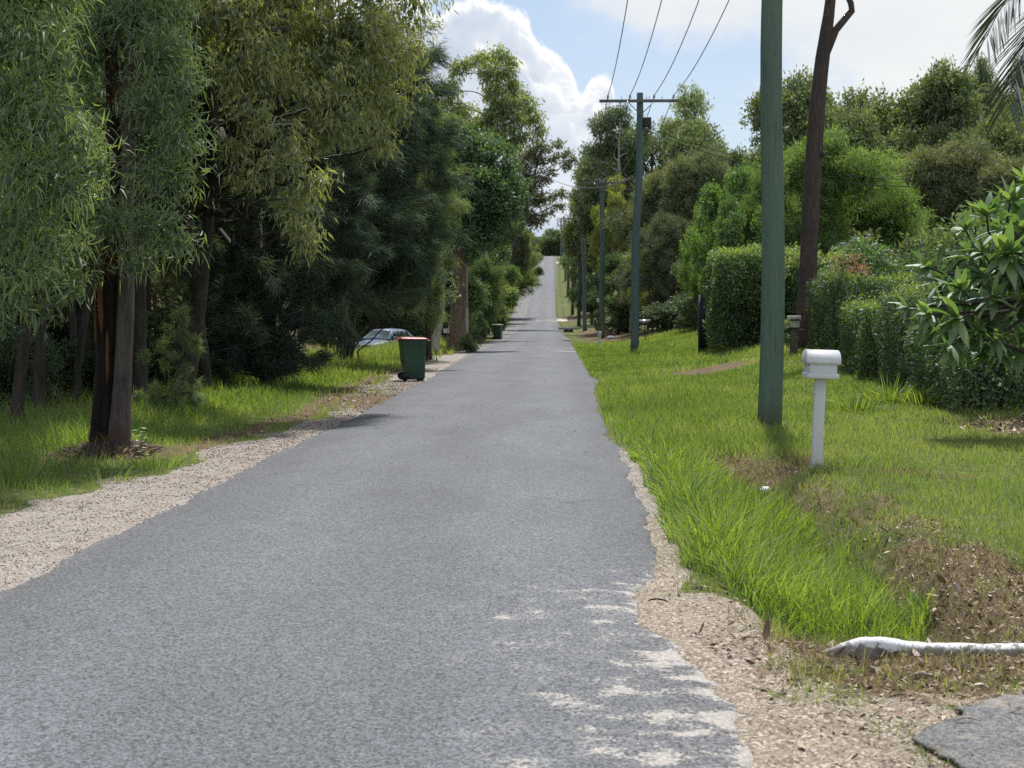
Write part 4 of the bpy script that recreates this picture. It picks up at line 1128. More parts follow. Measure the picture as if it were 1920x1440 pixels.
# pale slatted garden fence glimpsed between the left trunks
M_slat = paint_mat('white_slats', (.72, .73, .75), .5, .2)
t = thing('slatted_fence', 'white slatted fence glimpsed between the dark trunks at far left', 'fence'); p = px(84, 720, 38); t.location = (float(p[0]), 38, float(gz(p[0], 38)))
for q in range(8):
    acc = Acc().box((0, -.02, .10 + q * .125), (1.5, .02, .185 + q * .125)); obj('slat', acc, M_slat, t)
for x_ in (.02, .75, 1.46):
    acc = Acc().box((x_ - .03, .022, -.1), (x_ + .03, .08, 1.15)); obj('post', acc, M_greywood, t)
t = thing('slatted_fence', 'short white garden rail glimpsed low beneath the dark foliage left of the car', 'fence'); p = px(330, 700, 44); t.location = (float(p[0]), 44, float(gz(p[0], 44)))
for q in range(3):
    acc = Acc().box((0, -.02, .25 + q * .13), (1.3, .02, .33 + q * .13)); obj('slat', acc, M_slat, t)
for x_ in (.02, 1.28):
    acc = Acc().box((x_ - .03, .022, -.1), (x_ + .03, .08, .72)); obj('post', acc, M_greywood, t)

# ------------------------------------------------------------------ trees and shrubs
M_wattle = leaf_mat('wattle_leaves', [(.038, .064, .023), (.066, .105, .031), (.108, .158, .040), (.19, .25, .050)], .42, .09, .4)
M_gum = leaf_mat('gum_leaves', [(.060, .084, .024), (.118, .145, .034), (.205, .225, .048), (.35, .35, .09)], .5, .10, .38)
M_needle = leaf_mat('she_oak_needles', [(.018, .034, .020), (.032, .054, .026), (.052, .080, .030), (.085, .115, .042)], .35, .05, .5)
M_needle_l = leaf_mat('lit_needles', [(.055, .080, .026), (.088, .125, .036), (.13, .175, .050), (.19, .23, .075)], .45, .05, .5)  # sunlight put into the colour for the she-oak; own green on others
M_leaf = leaf_mat('broad_leaves', [(.030, .056, .018), (.056, .092, .026), (.095, .140, .034), (.16, .20, .055)], .42, .10, .36)
M_olive = leaf_mat('olive_leaves', [(.040, .056, .020), (.076, .098, .032), (.125, .150, .046), (.20, .22, .075)], .38, .09, .4)
M_hedge = leaf_mat('hedge_leaves', [(.022, .044, .014), (.046, .082, .022), (.090, .140, .030), (.24, .29, .055)], .42, .10, .36)

M_bark_g = bark_mat('grey_brown_bark', (.028, .024, .021), (.075, .066, .058), (.05, .042, .038))
M_bark_red = bark_mat('grey_red_bark', (.040, .033, .032), (.125, .105, .10), (.085, .055, .045))
M_bark_burnt = bark_mat('charred_bark', (.006, .005, .005), (.028, .022, .020), (.10, .045, .022), sc=(18, 18, 1.6))
M_bark_pale = bark_mat('pale_gum_bark', (.30, .28, .25), (.48, .46, .42), (.20, .18, .16), sc=(8, 8, 2), bump=.25)
M_bark_gum = bark_mat('dark_gum_bark', (.050, .038, .035), (.115, .090, .082), (.075, .058, .055), sc=(22, 22, 3.2), bump=.8)
M_bark_str = bark_mat('stringy_bark', (.09, .06, .045), (.24, .18, .14), (.14, .10, .08), sc=(20, 20, 1.6), bump=.8)

CONE = None


def clumps_to_leaves(blobs, rng, cpb=30, lpc=24, cr=.28, leaf=(.10, .02), kind='diamond', droop=.5, out=.7, rand=.6, bend=.15, shell=.5, up=.25, sq=.85, jit=.35, rndbias=0, wide=1., core=70):
    """blobs: list of (x, y, z, r). leaves gather in clumps near each blob's outer shell.
    returns mesh parts and the clump centres per blob"""
    Ps, Ds, Rs, cl = [], [], [], []
    for (bx, by, bz, br) in blobs:
        n = max(5, int(cpb * br * br))
        d = unit(rng.normal(size=(n, 3)) + np.array((0, 0, up)))
        rr = br * (shell + (1 - shell) * rng.uniform(size=n) ** .5) * rng.uniform(.78, 1.22, n)
        c = np.array((bx, by, bz)) + d * rr[:, None] * np.array((1, 1, sq))
        cl.append(c)
        m_ = max(3, int(lpc))
        q = c[:, None] + rng.normal(size=(n, m_, 3)) * cr * np.array((1, 1, .75)) * .6
        dirs = out * d[:, None] + rng.normal(size=(n, m_, 3)) * rand + np.array((0, 0, -droop))
        Ps.append(q.reshape(-1, 3)); Ds.append(unit(dirs).reshape(-1, 3))
        base = rng.uniform(0, 1, n)[:, None] * .45
        Rs.append((base + rng.uniform(0, .55, (n, m_))).reshape(-1))
    P = np.vstack(Ps); D = np.vstack(Ds); Rn = np.clip(np.concatenate(Rs) + rndbias, 0, 1)
    N = len(P); L = leaf[0] * rng.uniform(.6, 1.25, N); W = leaf[1] * rng.uniform(.7, 1.3, N) * wide
    V, Q, T, k = blades(P, D, L, W, kind, rng.uniform(-1, 1.6, N) * bend, None, rng)
    Rn = np.repeat(Rn, k)
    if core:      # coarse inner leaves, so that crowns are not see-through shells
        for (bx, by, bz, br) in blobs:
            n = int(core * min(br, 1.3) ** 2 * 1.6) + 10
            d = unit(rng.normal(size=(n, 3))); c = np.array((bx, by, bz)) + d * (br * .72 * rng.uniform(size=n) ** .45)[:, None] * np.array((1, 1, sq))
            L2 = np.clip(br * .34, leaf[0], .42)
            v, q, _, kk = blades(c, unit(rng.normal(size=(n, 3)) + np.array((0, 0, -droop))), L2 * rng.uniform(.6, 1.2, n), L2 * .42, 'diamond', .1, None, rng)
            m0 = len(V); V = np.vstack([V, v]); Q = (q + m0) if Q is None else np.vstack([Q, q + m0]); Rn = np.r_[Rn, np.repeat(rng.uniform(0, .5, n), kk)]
    return V, Q, T, Rn, cl


def crown_mesh(name, mat, blobs, rng, **kw):
    V, Q, T, r_, cl = clumps_to_leaves(blobs, rng, **kw)
    return mk_mesh(name, V, Q, T, False, {'rnd': r_}, mat), cl


def limb_path(a, b, rng, n=7, wig=.06, sag=.0):
    a, b = np.array(a, float), np.array(b, float); L = np.linalg.norm(b - a); s_ = np.linspace(0, 1, n)[:, None]
    P = a + (b - a) * s_
    off = np.cumsum(rng.normal(0, wig * L / n, (n, 3)), 0); off -= off[-1] * s_
    P = P + off
    P[:, 2] += (sag * L * s_ * (1 - s_))[:, 0]
    return P


def limbs_acc(acc, trunk, blobs, clumps, rng, r0=.08, frac=.35, zmin=.25, thin=.012):
    """limbs from the trunk line to every blob, twigs on to part of its clumps"""
    T = np.array(trunk, float); zt = T[:, 2]
    for (bx, by, bz, br), cl in zip(blobs, clumps):
        h = np.clip(bz - .35 * np.hypot(bx - np.interp(bz, zt, T[:, 0]), by - np.interp(bz, zt, T[:, 1])) - br * .3, zt[0] + zmin * (zt[-1] - zt[0]), zt[-1])
        a = np.array((np.interp(h, zt, T[:, 0]), np.interp(h, zt, T[:, 1]), h))
        P = limb_path(a, (bx, by, bz), rng, 7, .25, .12)
        acc.tube(P, np.linspace(r0 * (.5 + br * .25), thin * 1.6, 7), 5, cap=False)
        k = max(1, int(len(cl) * frac))
        for c in cl[rng.permutation(len(cl))[:k]]:
            P2 = limb_path(P[rng.integers(3, 7)], c, rng, 4, .2, .1)
            acc.tube(P2, np.linspace(thin, thin * .3, 4), 3, cap=False)


def trunk_acc(P, r, sides=12, wob=.05, seed=0, flare=.35):
    P = np.array(P, float); acc = Acc()
    n = 26; s_ = np.linspace(0, 1, n); L = np.linspace(0, 1, len(P))
    Q = np.stack([np.interp(s_, L, P[:, i]) for i in range(3)], 1)
    for _ in range(2): Q[1:-1] = (Q[:-2] + 2 * Q[1:-1] + Q[2:]) / 4
    rr = np.interp(s_, np.linspace(0, 1, len(r)), r)
    rr = rr * (1 + flare * np.exp(-(Q[:, 2] - Q[0, 2]) / .25))
    acc.tube(Q, rr, sides, wob=wob, seed=seed)
    return acc, Q


def rel(p, base): return (float(p[0] - base[0]), float(p[1] - base[1]), float(p[2] - base[2]))


def base_at(u, v, d):
    p = px(u, v, d); return np.array((p[0], d, float(gz(p[0], d))))


def blobs_px(lst, base, K=1.):
    out_ = []
    for u, v, rp, d in lst:
        p = px(u, v, d); out_.append((*rel(p, base), rp * d / F * K))
    return out_

# --- near left tree: fused stems, one of them charred, sickle-leaved crown
rng = np.random.default_rng(101)
b0 = base_at(200, 850, 16.1)
t = thing('wattle_tree', 'near left tree with two fused stems, one charred black, and curved drooping leaves', 'tree', b0)
def up(lst): return [rel(px(u, v, d), b0) for u, v, d in lst]
PA = up([(192, 862, 16.1), (196, 760, 16.1), (203, 650, 16.1), (205, 540, 16.1), (212, 440, 16.1), (216, 330, 16.15), (214, 200, 16.2), (206, 60, 16.2), (203, -90, 16.3), (200, -300, 16.4)])
acc, QA = trunk_acc(PA, [.145, .13, .12, .11, .10, .09, .08, .07, .055, .03], 16, .06, 1, .35); obj('charred_trunk', acc, M_bark_burnt, t, smooth=True)
PB = up([(222, 862, 16.02), (228, 760, 16.0), (234, 650, 16.0), (238, 540, 16.0), (236, 440, 16.05), (240, 330, 16.1), (248, 200, 16.1), (240, 60, 16.2), (262, -90, 16.3), (290, -300, 16.2)])
acc, QB = trunk_acc(PB, [.12, .108, .098, .092, .086, .08, .072, .06, .045, .03], 16, .05, 2, .35); obj('trunk', acc, M_bark_red, t, smooth=True)
acc = Acc()
for k in range(7):
    z0 = rng.uniform(.3, 1.9); a = rng.uniform(-2.4, -.9); c = np.array((np.interp(z0, QA[:, 2], QA[:, 0]), np.interp(z0, QA[:, 2], QA[:, 1]), z0))
    q = c + np.array((math.cos(a), math.sin(a), 0)) * .145; e = q + np.array((.01, -.012, rng.uniform(.25, .8)))
    acc.tube(np.linspace(q, e, 5), [.004, .018, .02, .016, .004], 5, wob=.2, seed=k)
obj('peeling_bark', acc, bark_mat('rusty_bark_strip', (.07, .035, .02), (.16, .075, .035)), t)
bl = blobs_px([(200, 60, 95, 16.4), (255, 40, 90, 16.1), (300, 110, 80, 15.9), (335, 170, 62, 15.8), (330, 260, 62, 15.6), (285, 200, 70, 15.6), (345, 330, 42, 15.6), (290, 330, 55, 15.5), (170, 190, 70, 16.4), (150, 100, 70, 16.2),
               (215, 420, 60, 15.5), (290, 430, 58, 15.3), (335, 455, 42, 15.3), (250, 490, 40, 15.4), (180, 400, 60, 15.6), (160, 300, 60, 16.8), (130, 490, 60, 15.6), (330, 20, 60, 16.4), (230, -60, 110, 16.4), (330, -90, 90, 16.2), (140, -110, 100, 16.6),
               (240, -200, 130, 16.3)], b0, .77)
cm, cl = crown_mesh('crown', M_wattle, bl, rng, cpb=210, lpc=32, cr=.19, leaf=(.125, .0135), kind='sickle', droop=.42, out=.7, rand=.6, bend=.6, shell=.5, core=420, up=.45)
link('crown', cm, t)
acc = Acc(); limbs_acc(acc, QB, bl, cl, rng, .045, .12, .3, .008); obj('limb', acc, M_bark_g, t)

# --- its neighbour at the frame edge
b1 = base_at(-60, 880, 14.0)
t = thing('wattle_tree', 'bright green wattle filling the upper left corner with long curved leaves', 'tree', b1)
bl = blobs_px([(30, 60, 95, 13.6), (90, 90, 70, 13.4), (20, 190, 90, 13.4), (90, 220, 75, 13.3), (145, 260, 58, 13.2), (185, 300, 38, 13.2), (60, 330, 85, 13.2), (130, 350, 66, 13.2), (20, 420, 80, 13.3), (90, 450, 62, 13.3), (130, 540, 40, 13.6),
               (40, 520, 62, 13.4), (70, 590, 36, 13.6), (0, 610, 40, 13.7), (-50, 250, 110, 13.6), (-60, 450, 100, 13.6), (-60, 60, 110, 13.8), (60, -60, 110, 13.8), (-60, -150, 140, 13.8), (110, -30, 60, 13.6)], b1, .80)
cm, cl = crown_mesh('crown', M_wattle, bl, rng, cpb=220, lpc=32, cr=.18, leaf=(.13, .0135), kind='sickle', droop=.42, out=.7, rand=.6, bend=.6, shell=.5, core=420, up=.45, rndbias=.12)
link('crown', cm, t)
PT = [(0, 0, -.1), (.05, .1, 1.5), (.12, 0, 3), (.1, .1, 5), (0, 0, 7)]
acc, QT = trunk_acc(PT, [.13, .10, .09, .07, .03], 12, .05, 5); obj('trunk', acc, M_bark_g, t, smooth=True)
acc = Acc(); limbs_acc(acc, QT, bl, cl, rng, .04, .12, .2, .008); obj('limb', acc, M_bark_g, t)

# --- big overhanging gum with olive-yellow drooping leaves
b2 = base_at(345, 742, 25.5)
t = thing('gum_tree', 'large gum with olive-yellow hanging leaves arching over the left roadside', 'tree', b2)
PT = [rel(px(u, v, d), b2) for u, v, d in [(345, 745, 25.5), (372, 600, 25.4), (388, 440, 25.3), (400, 300, 25), (392, 180, 24.6), (330, 50, 24.2), (270, -80, 24), (300, -300, 24)]]
acc, QT = trunk_acc(PT, [.15, .12, .11, .10, .09, .08, .07, .04], 14, .06, 7); obj('trunk', acc, M_bark_g, t, smooth=True)
bl = blobs_px([(430, 30, 80, 21), (520, 40, 80, 22), (470, 90, 70, 21), (600, 30, 90, 23), (590, 120, 75, 22.5), (660, 90, 80, 23), (700, 170, 62, 23.5), (730, 100, 70, 24), (640, 200, 60, 22.5), (560, 170, 60, 22), (420, 130, 55, 21), (505, 165, 52, 21.5),
               (475, 215, 48, 20.8), (520, 255, 40, 20.5), (545, 310, 36, 20.3), (575, 350, 34, 20.2), (500, 320, 34, 20.3), (535, 375, 28, 20.2), (595, 340, 20, 20), (578, 455, 20, 19.8), (570, 415, 16, 19.8), (690, 240, 34, 23), (720, 270, 20, 23), (620, 250, 30, 22.3),
               (760, 50, 50, 25), (790, 110, 34, 25), (770, 170, 28, 25), (690, 20, 70, 24), (770, -10, 60, 25), (380, 40, 70, 22), (330, -30, 90, 22), (550, -90, 130, 22), (700, -120, 120, 24), (420, -120, 130, 22), (430, 270, 30, 21), (450, 330, 22, 21), (560, 420, 26, 20), (530, 290, 40, 21.5), (600, 250, 44, 22.5), (460, 160, 50, 21.5), (680, 60, 60, 23), (740, 210, 36, 23.8)], b2, .93)
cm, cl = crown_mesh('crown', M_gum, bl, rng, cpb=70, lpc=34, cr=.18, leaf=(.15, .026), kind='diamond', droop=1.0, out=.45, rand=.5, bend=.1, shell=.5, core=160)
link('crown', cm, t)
acc = Acc(); limbs_acc(acc, QT, bl, cl, rng, .07, .18, .35, .012)
for a, b_ in (((290, 10, 24), (360, 75, 22)), ((360, 75, 22), (405, 150, 21.5)), ((405, 150, 21.5), (410, 260, 21.2)), ((395, 245, 24), (480, 310, 21)), ((345, 55, 23), (385, 45, 22)), ((470, 40, 23), (500, 62, 21)), ((500, 62, 21), (540, 55, 21))):
    acc.tube(limb_path(rel(px(*a), b2), rel(px(*b_), b2), rng, 8, .15), np.linspace(.075, .04, 8), 7)
obj('limb', acc, M_bark_g, t)


# --- she-oaks: sweeping branchlets hung with fine needles
def she_oak(name, label, base, trunk, sprays, rng, mat, needle=(.26, .008), n_per=240, spread=.16, group=None, tr=.16, sides=8, pattern=(.75, .25, .5)):
    t = thing(name, label, 'tree', base, 0, group)
    acc, QT = trunk_acc(trunk, [tr, tr * .85, tr * .7, tr * .5, tr * .25], 10, .05, 3); obj('trunk', acc, M_bark_g, t, smooth=True)
    Ps, Ds, Rs = [], [], []
    acc = Acc(); zt = QT[:, 2]
    for (x, y, z, r_) in sprays:
        h = np.clip(z - .4 * r_ - .5 * np.hypot(x, y), .3, zt[-1]); a = np.array((np.interp(h, zt, QT[:, 0]), np.interp(h, zt, QT[:, 1]), h))
        P = limb_path(a, (x, y, z), rng, 6, .2, .1); acc.tube(P, np.linspace(.035, .012, 6), 4, cap=False)
        nb = max(3, int(16 * r_ * r_)) 
        for q in range(nb):
            d = unit(rng.normal(size=3) * pattern[2] * 1.5 + np.array((rng.choice((-1, 1, 1)) * pattern[0], -.25, pattern[1] + .3)))
            st_ = np.array((x, y, z)) + rng.normal(size=3) * r_ * .42
            L = r_ * rng.uniform(.5, 1.1)
            en = st_ + d * L
            B_ = limb_path(st_ - d * L * .3, en, rng, 4, .1, .15)
            if q % 3 == 0: acc.tube(B_, np.linspace(.010, .003, 4), 3, cap=False)
            n = int(n_per * rng.uniform(.6, 1.2)); s_ = rng.uniform(0, 1, n) ** .8
            idx = s_ * 3; i0 = np.minimum(idx.astype(int), 2); f = (idx - i0)[:, None]
            C = B_[i0] * (1 - f) + B_[i0 + 1] * f
            Ps.append(C + rng.normal(size=(n, 3)) * spread * .35)
            Ds.append(unit(d[None] * .75 + rng.normal(size=(n, 3)) * .38 + np.array((0, 0, -.28))))
            Rs.append(np.clip(rng.uniform(0, .5) + rng.uniform(0, .5, n), 0, 1))
    P = np.vstack(Ps); D = np.vstack(Ds); Rn = np.concatenate(Rs); N = len(P)
    V, Q, T, k = blades(P, D, needle[0] * rng.uniform(.6, 1.3, N), needle[1], 'tri', .22, None, rng)
    link('crown', mk_mesh('crown', V, Q, T, False, {'rnd': np.repeat(Rn, k)}, mat), t)
    obj('limb', acc, M_bark_g, t)
    return t

b3 = base_at(500, 735, 30)
she_oak('she_oak', 'dark she-oak with feathery sweeping branches down to the ground before the driveway', b3, [(0, 0, -.1), (.1, 0, 2), (.1, .1, 4), (0, .2, 6), (.1, .2, 8.5)],
        blobs_px([(430, 480, 90, 30), (520, 420, 90, 30), (600, 360, 90, 31), (480, 560, 90, 29.5), (560, 520, 90, 29.5), (625, 450, 80, 30.5), (430, 640, 80, 29.5), (520, 640, 85, 29), (570, 600, 70, 29), (625, 550, 60, 29.5), (560, 300, 90, 31),
                  (470, 350, 80, 31), (640, 280, 80, 32), (410, 400, 70, 31.5), (560, 660, 42, 28.8), (520, 690, 44, 28.6), (450, 700, 50, 28.8), (560, 200, 110, 32.5), (660, 180, 100, 33), (450, 230, 110, 33), (390, 560, 70, 31)], b3), rng, M_needle, needle=(.30, .014), n_per=480)
b4 = base_at(648, 672, 46)
she_oak('she_oak', 'tall she-oak with grey-green needles rising behind the parked car', b4, [(0, 0, -.1), (.2, 0, 2.0), (.9, 0, 4), (1.3, .1, 7), (1.4, .1, 10.5)],
        blobs_px([(700, 540, 50, 42), (740, 500, 70, 42), (700, 440, 75, 41), (760, 420, 70, 42), (720, 350, 75, 42), (780, 340, 60, 43), (740, 270, 70, 43), (790, 250, 52, 44), (700, 260, 80, 43), (760, 190, 60, 44), (800, 180, 40, 44), (790, 500, 48, 43), (800, 420, 40, 43),
                  (770, 560, 36, 43), (720, 130, 80, 44), (790, 130, 36, 45), (655, 500, 60, 41), (660, 400, 80, 42), (650, 560, 45, 40)], b4), rng, M_needle, needle=(.34, .02), n_per=300, spread=.3, tr=.2)
b5 = base_at(803, 668, 50)
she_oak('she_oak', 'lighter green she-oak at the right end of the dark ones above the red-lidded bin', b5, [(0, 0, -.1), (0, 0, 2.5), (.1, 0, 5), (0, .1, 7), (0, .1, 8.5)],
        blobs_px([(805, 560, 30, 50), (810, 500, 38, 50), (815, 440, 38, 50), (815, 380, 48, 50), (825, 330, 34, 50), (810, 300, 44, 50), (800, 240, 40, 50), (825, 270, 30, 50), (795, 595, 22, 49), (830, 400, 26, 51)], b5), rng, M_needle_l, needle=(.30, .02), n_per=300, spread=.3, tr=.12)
# young she-oak sprays by the trunk
b6 = base_at(330, 735, 21.5)
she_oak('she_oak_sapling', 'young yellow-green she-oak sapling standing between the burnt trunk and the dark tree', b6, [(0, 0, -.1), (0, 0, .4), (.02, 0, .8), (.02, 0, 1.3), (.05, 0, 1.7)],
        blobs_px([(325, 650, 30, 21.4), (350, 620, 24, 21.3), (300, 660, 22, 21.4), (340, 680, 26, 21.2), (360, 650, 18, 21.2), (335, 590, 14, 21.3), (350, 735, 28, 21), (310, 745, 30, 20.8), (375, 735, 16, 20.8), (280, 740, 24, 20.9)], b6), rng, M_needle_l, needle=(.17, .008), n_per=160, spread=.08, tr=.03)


# --- prototypes for the rows behind: built once, copied with own size and turn
def ell_blobs(rng, n, c, rad, br, flat=0, hollow=.45):
    out_ = []
    for _ in range(n):
        d = unit(rng.normal(size=3)); r_ = (hollow + (1 - hollow) * rng.uniform() ** .6)
        p = np.array(c) + d * r_ * np.array(rad)
        if flat: p[2] = max(p[2], c[2] - rad[2] * flat)
        out_.append((*p, br * rng.uniform(.65, 1.3)))
    return out_


def proto(kind, seed):
    g_ = np.random.default_rng(seed)
    R_ = dict(parts=[])
    def add(nm, me): R_['parts'].append((nm, me))
    if kind == 'gum':        # tall open eucalypt, h about 16
        h = 16; tr = [(0, 0, -.2), (.2, 0, 4), (-.2, .2, 8), (.3, 0, 12), (.2, 0, 15)]
        bl = ell_blobs(g_, 17, (0, 0, 11.2), (3.6, 3.6, 4.6), 1.25, 0, .55)
        cm, cl = crown_mesh('crown', M_gum if seed % 2 else M_olive, bl, g_, cpb=26, lpc=34, cr=.42, leaf=(.30, .085), droop=.9, out=.4, rand=.5, shell=.35, core=60)
        acc, Q = trunk_acc(tr, [.26, .22, .18, .12, .05], 10, .04, seed); add('trunk', acc.mesh('trunk', M_bark_pale, True))
        a2 = Acc(); limbs_acc(a2, Q, bl, cl, g_, .08, .08, .35, .02); add('limb', a2.mesh('limb', M_bark_pale))
    elif kind == 'olive':    # broad spreading dark olive crown, h about 13
        h = 13; tr = [(0, 0, -.2), (.1, 0, 2.5), (.3, .2, 5), (0, 0, 8), (.2, 0, 11)]
        bl = ell_blobs(g_, 30, (0, 0, 8.2), (5.2, 5.2, 4.0), 1.45, .8, .6)
        cm, cl = crown_mesh('crown', M_olive, bl, g_, cpb=24, lpc=32, cr=.40, leaf=(.27, .11), droop=.15, out=.7, rand=.7, shell=.45, up=.5)
        acc, Q = trunk_acc(tr, [.34, .28, .22, .15, .06], 10, .05, seed); add('trunk', acc.mesh('trunk', M_bark_g, True))
        a2 = Acc(); limbs_acc(a2, Q, bl, cl, g_, .09, .05, .3, .025); add('limb', a2.mesh('limb', M_bark_g))
    elif kind == 'leafy':    # rounded broadleaf tree, h about 8
        h = 8; tr = [(0, 0, -.2), (0, .1, 1.5), (.1, 0, 3), (0, 0, 5), (0, .1, 6.5)]
        bl = ell_blobs(g_, 26, (0, 0, 4.6), (2.7, 2.7, 3.3), .95, 1.0, .6)
        cm, cl = crown_mesh('crown', M_leaf, bl, g_, cpb=40, lpc=30, cr=.26, leaf=(.19, .085), droop=.3, out=.7, rand=.7, shell=.45, up=.4)
        acc, Q = trunk_acc(tr, [.20, .16, .13, .09, .04], 9, .05, seed); add('trunk', acc.mesh('trunk', M_bark_g, True))
        a2 = Acc(); limbs_acc(a2, Q, bl, cl, g_, .07, .1, .15, .02); add('limb', a2.mesh('limb', M_bark_g))
    elif kind == 'fine':     # fluffy fine-leaved tree reaching low, h about 8
        h = 8; tr = [(0, 0, -.2), (0, .1, 1.5), (.1, 0, 3), (0, 0, 5), (0, .1, 6.8)]
        bl = ell_blobs(g_, 24, (0, 0, 4.3), (2.9, 2.9, 3.4), 1.15, 1.1, .5)
        cm, cl = crown_mesh('crown', M_needle_l if seed % 2 else M_olive, bl, g_, cpb=30, lpc=105, cr=.34, leaf=(.24, .032), kind='tri', droop=.05, out=.6, rand=.6, shell=.35, up=.5, bend=.3)
        acc, Q = trunk_acc(tr, [.15, .13, .11, .08, .04], 9, .05, seed); add('trunk', acc.mesh('trunk', M_bark_g, True))
        a2 = Acc(); limbs_acc(a2, Q, bl, cl, g_, .05, .1, .15, .015); add('limb', a2.mesh('limb', M_bark_g))
    elif kind == 'bush':     # shrub to the ground, h about 2.6
        h = 2.6
        bl = ell_blobs(g_, 14, (0, 0, 1.2), (1.3, 1.3, 1.1), .55, 0, .4)
        cm, cl = crown_mesh('foliage', M_leaf, bl, g_, cpb=80, lpc=26, cr=.16, leaf=(.13, .055), droop=.2, out=.7, rand=.7, shell=.4, up=.4)
        acc = Acc()
        for q in range(6):
            a = q * 1.05; acc.tube(limb_path((.05 * math.cos(a), .05 * math.sin(a), -.1), (.7 * math.cos(a), .7 * math.sin(a), 1.6), g_, 6, .15), np.linspace(.03, .01, 6), 5)
        add('stem', acc.mesh('stem', M_bark_g))
    elif kind == 'sapling':  # thin leaning understorey trees, h about 6
        h = 6; tr = [(0, 0, -.2), (.1, 0, 1.5), (.3, 0, 3), (.3, 0, 4.5), (.5, .1, 5.6)]
        bl = ell_blobs(g_, 13, (.3, 0, 3.9), (1.3, 1.3, 2.2), .7, 0, .3)
        cm, cl = crown_mesh('crown', M_leaf if seed % 2 else M_gum, bl, g_, cpb=50, lpc=26, cr=.24, leaf=(.17, .055), droop=.6, out=.5, rand=.6, shell=.3)
        acc, Q = trunk_acc(tr, [.07, .06, .05, .035, .02], 7, .05, seed); add('trunk', acc.mesh('trunk', M_bark_pale if seed % 2 else M_bark_g, True))
        a2 = Acc(); limbs_acc(a2, Q, bl, cl, g_, .025, .15, .2, .01); add('limb', a2.mesh('limb', M_bark_g))
    add('foliage' if kind == 'bush' else 'crown', cm)
    R_['h'] = h; return R_

PR = {}
for kind, seeds in (('gum', (1, 2)), ('olive', (3, 4)), ('leafy', (5, 6)), ('fine', (7, 8)), ('bush', (9, 10)), ('sapling', (11, 12))):
    PR[kind] = [proto(kind, s_) for s_ in seeds]
CAT = {'gum': 'gum_tree', 'olive': 'spreading_tree', 'leafy': 'leafy_tree', 'fine': 'feathery_tree', 'bush': 'shrub', 'sapling': 'sapling'}


def plant(kind, var, loc, h, wid=1., rz=0., label='', group=None, tint=(1, 1, 1), lean=0.):
    pr = PR[kind][var]; s_ = h / pr['h']
    t = thing(CAT[kind], label, 'shrub' if kind == 'bush' else 'tree', loc, rz, group)
    t.scale = (s_ * wid, s_ * wid, s_); t.rotation_euler = (lean, 0, rz)
    for nm, me in pr['parts']:
        o = link(nm, me, t); o.color = (*tint, 1)
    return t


def plant_px(kind, var, u, vtop, d, label, wid=1., group=None, tint=(1, 1, 1), rz=None, zb=None):
    p = px(u, vtop, d); z0 = float(gz(p[0], d)) if zb is None else zb
    return plant(kind, var, (float(p[0]), d, z0), float(p[2]) - z0, wid, (u * 1.7 % 6.28) if rz is None else rz, label, group, tint)

GL = 'trees crowding the left roadside'
GR = 'trees behind the right verge'
# left side, from the driveway to the hill top
p = base_at(857, 655, 64)
t = thing('leafy_tree', 'dense dark green tree on a thick twin trunk leaning over the left road edge', 'tree', p)
tp = [rel(px(u, v, 64), p) for u, v in ((857, 662), (858, 600), (862, 540), (858, 480), (866, 430), (890, 350), (900, 300))]
acc, QT = trunk_acc(tp, [.40, .36, .34, .36, .30, .18, .08], 14, .06, 8, .15); obj('trunk', acc, M_bark_str, t, smooth=True)
bl = blobs_px([(890, 280, 36, 64), (930, 300, 36, 64), (950, 340, 34, 64), (870, 320, 38, 64), (910, 350, 44, 63), (880, 390, 44, 63), (930, 390, 40, 63), (955, 400, 28, 63.5), (860, 430, 36, 64), (900, 440, 36, 63), (940, 440, 28, 63), (860, 360, 40, 65), (870, 260, 24, 64), (850, 290, 30, 65),
               (965, 370, 22, 64), (840, 410, 28, 64), (915, 270, 26, 65), (880, 470, 22, 64)], p)
cm, cl = crown_mesh('crown', M_leaf, bl, rng, cpb=60, lpc=30, cr=.28, leaf=(.20, .09), droop=.25, out=.7, rand=.7, shell=.45, up=.4, rndbias=-.05)
o = link('crown', cm, t); o.color = (.75, .95, .8, 1)
acc = Acc(); limbs_acc(acc, QT, bl, cl, rng, .09, .1, .3, .02); obj('limb', acc, M_bark_g, t)
p = base_at(871, 655, 65.5)
t = thing('gum_tree', 'thin white gum trunk right beside the thick brown trunk', 'tree', p)
tp = [rel(px(u, v, 65.5), p) for u, v in ((871, 660), (873, 600), (870, 540), (874, 480), (880, 400), (884, 330))]
acc, QT = trunk_acc(tp, [.16, .15, .15, .13, .11, .06], 10, .05, 9, .1); obj('trunk', acc, M_bark_pale, t, smooth=True)
bl = blobs_px([(885, 340, 26, 66), (905, 315, 24, 66), (870, 320, 22, 66)], p); cm, cl = crown_mesh('crown', M_leaf, bl, rng, cpb=22, lpc=22, cr=.3, leaf=(.2, .06)); link('crown', cm, t)
p = base_at(814, 660, 58)
t = thing('gum_tree', 'slanting pale trunk leaning right beside the small white letterbox', 'tree', p)
tp = [rel(px(u, v, 58), p) for u, v in ((812, 664), (820, 625), (829, 585), (830, 540), (826, 490), (822, 440))]
acc, QT = trunk_acc(tp, [.20, .17, .12, .09, .08, .05], 10, .08, 10, .2); obj('trunk', acc, M_bark_pale, t, smooth=True)
bl = blobs_px([(824, 460, 30, 58), (835, 520, 26, 58), (812, 430, 28, 58), (845, 560, 22, 57.5), (800, 500, 22, 58)], p); cm, cl = crown_mesh('crown', M_leaf, bl, rng, cpb=24, lpc=22, cr=.3, leaf=(.18, .055), shell=.3); link('crown', cm, t)
acc = Acc(); limbs_acc(acc, QT, bl, cl, rng, .04, .2, .3, .012); obj('limb', acc, M_bark_pale, t)

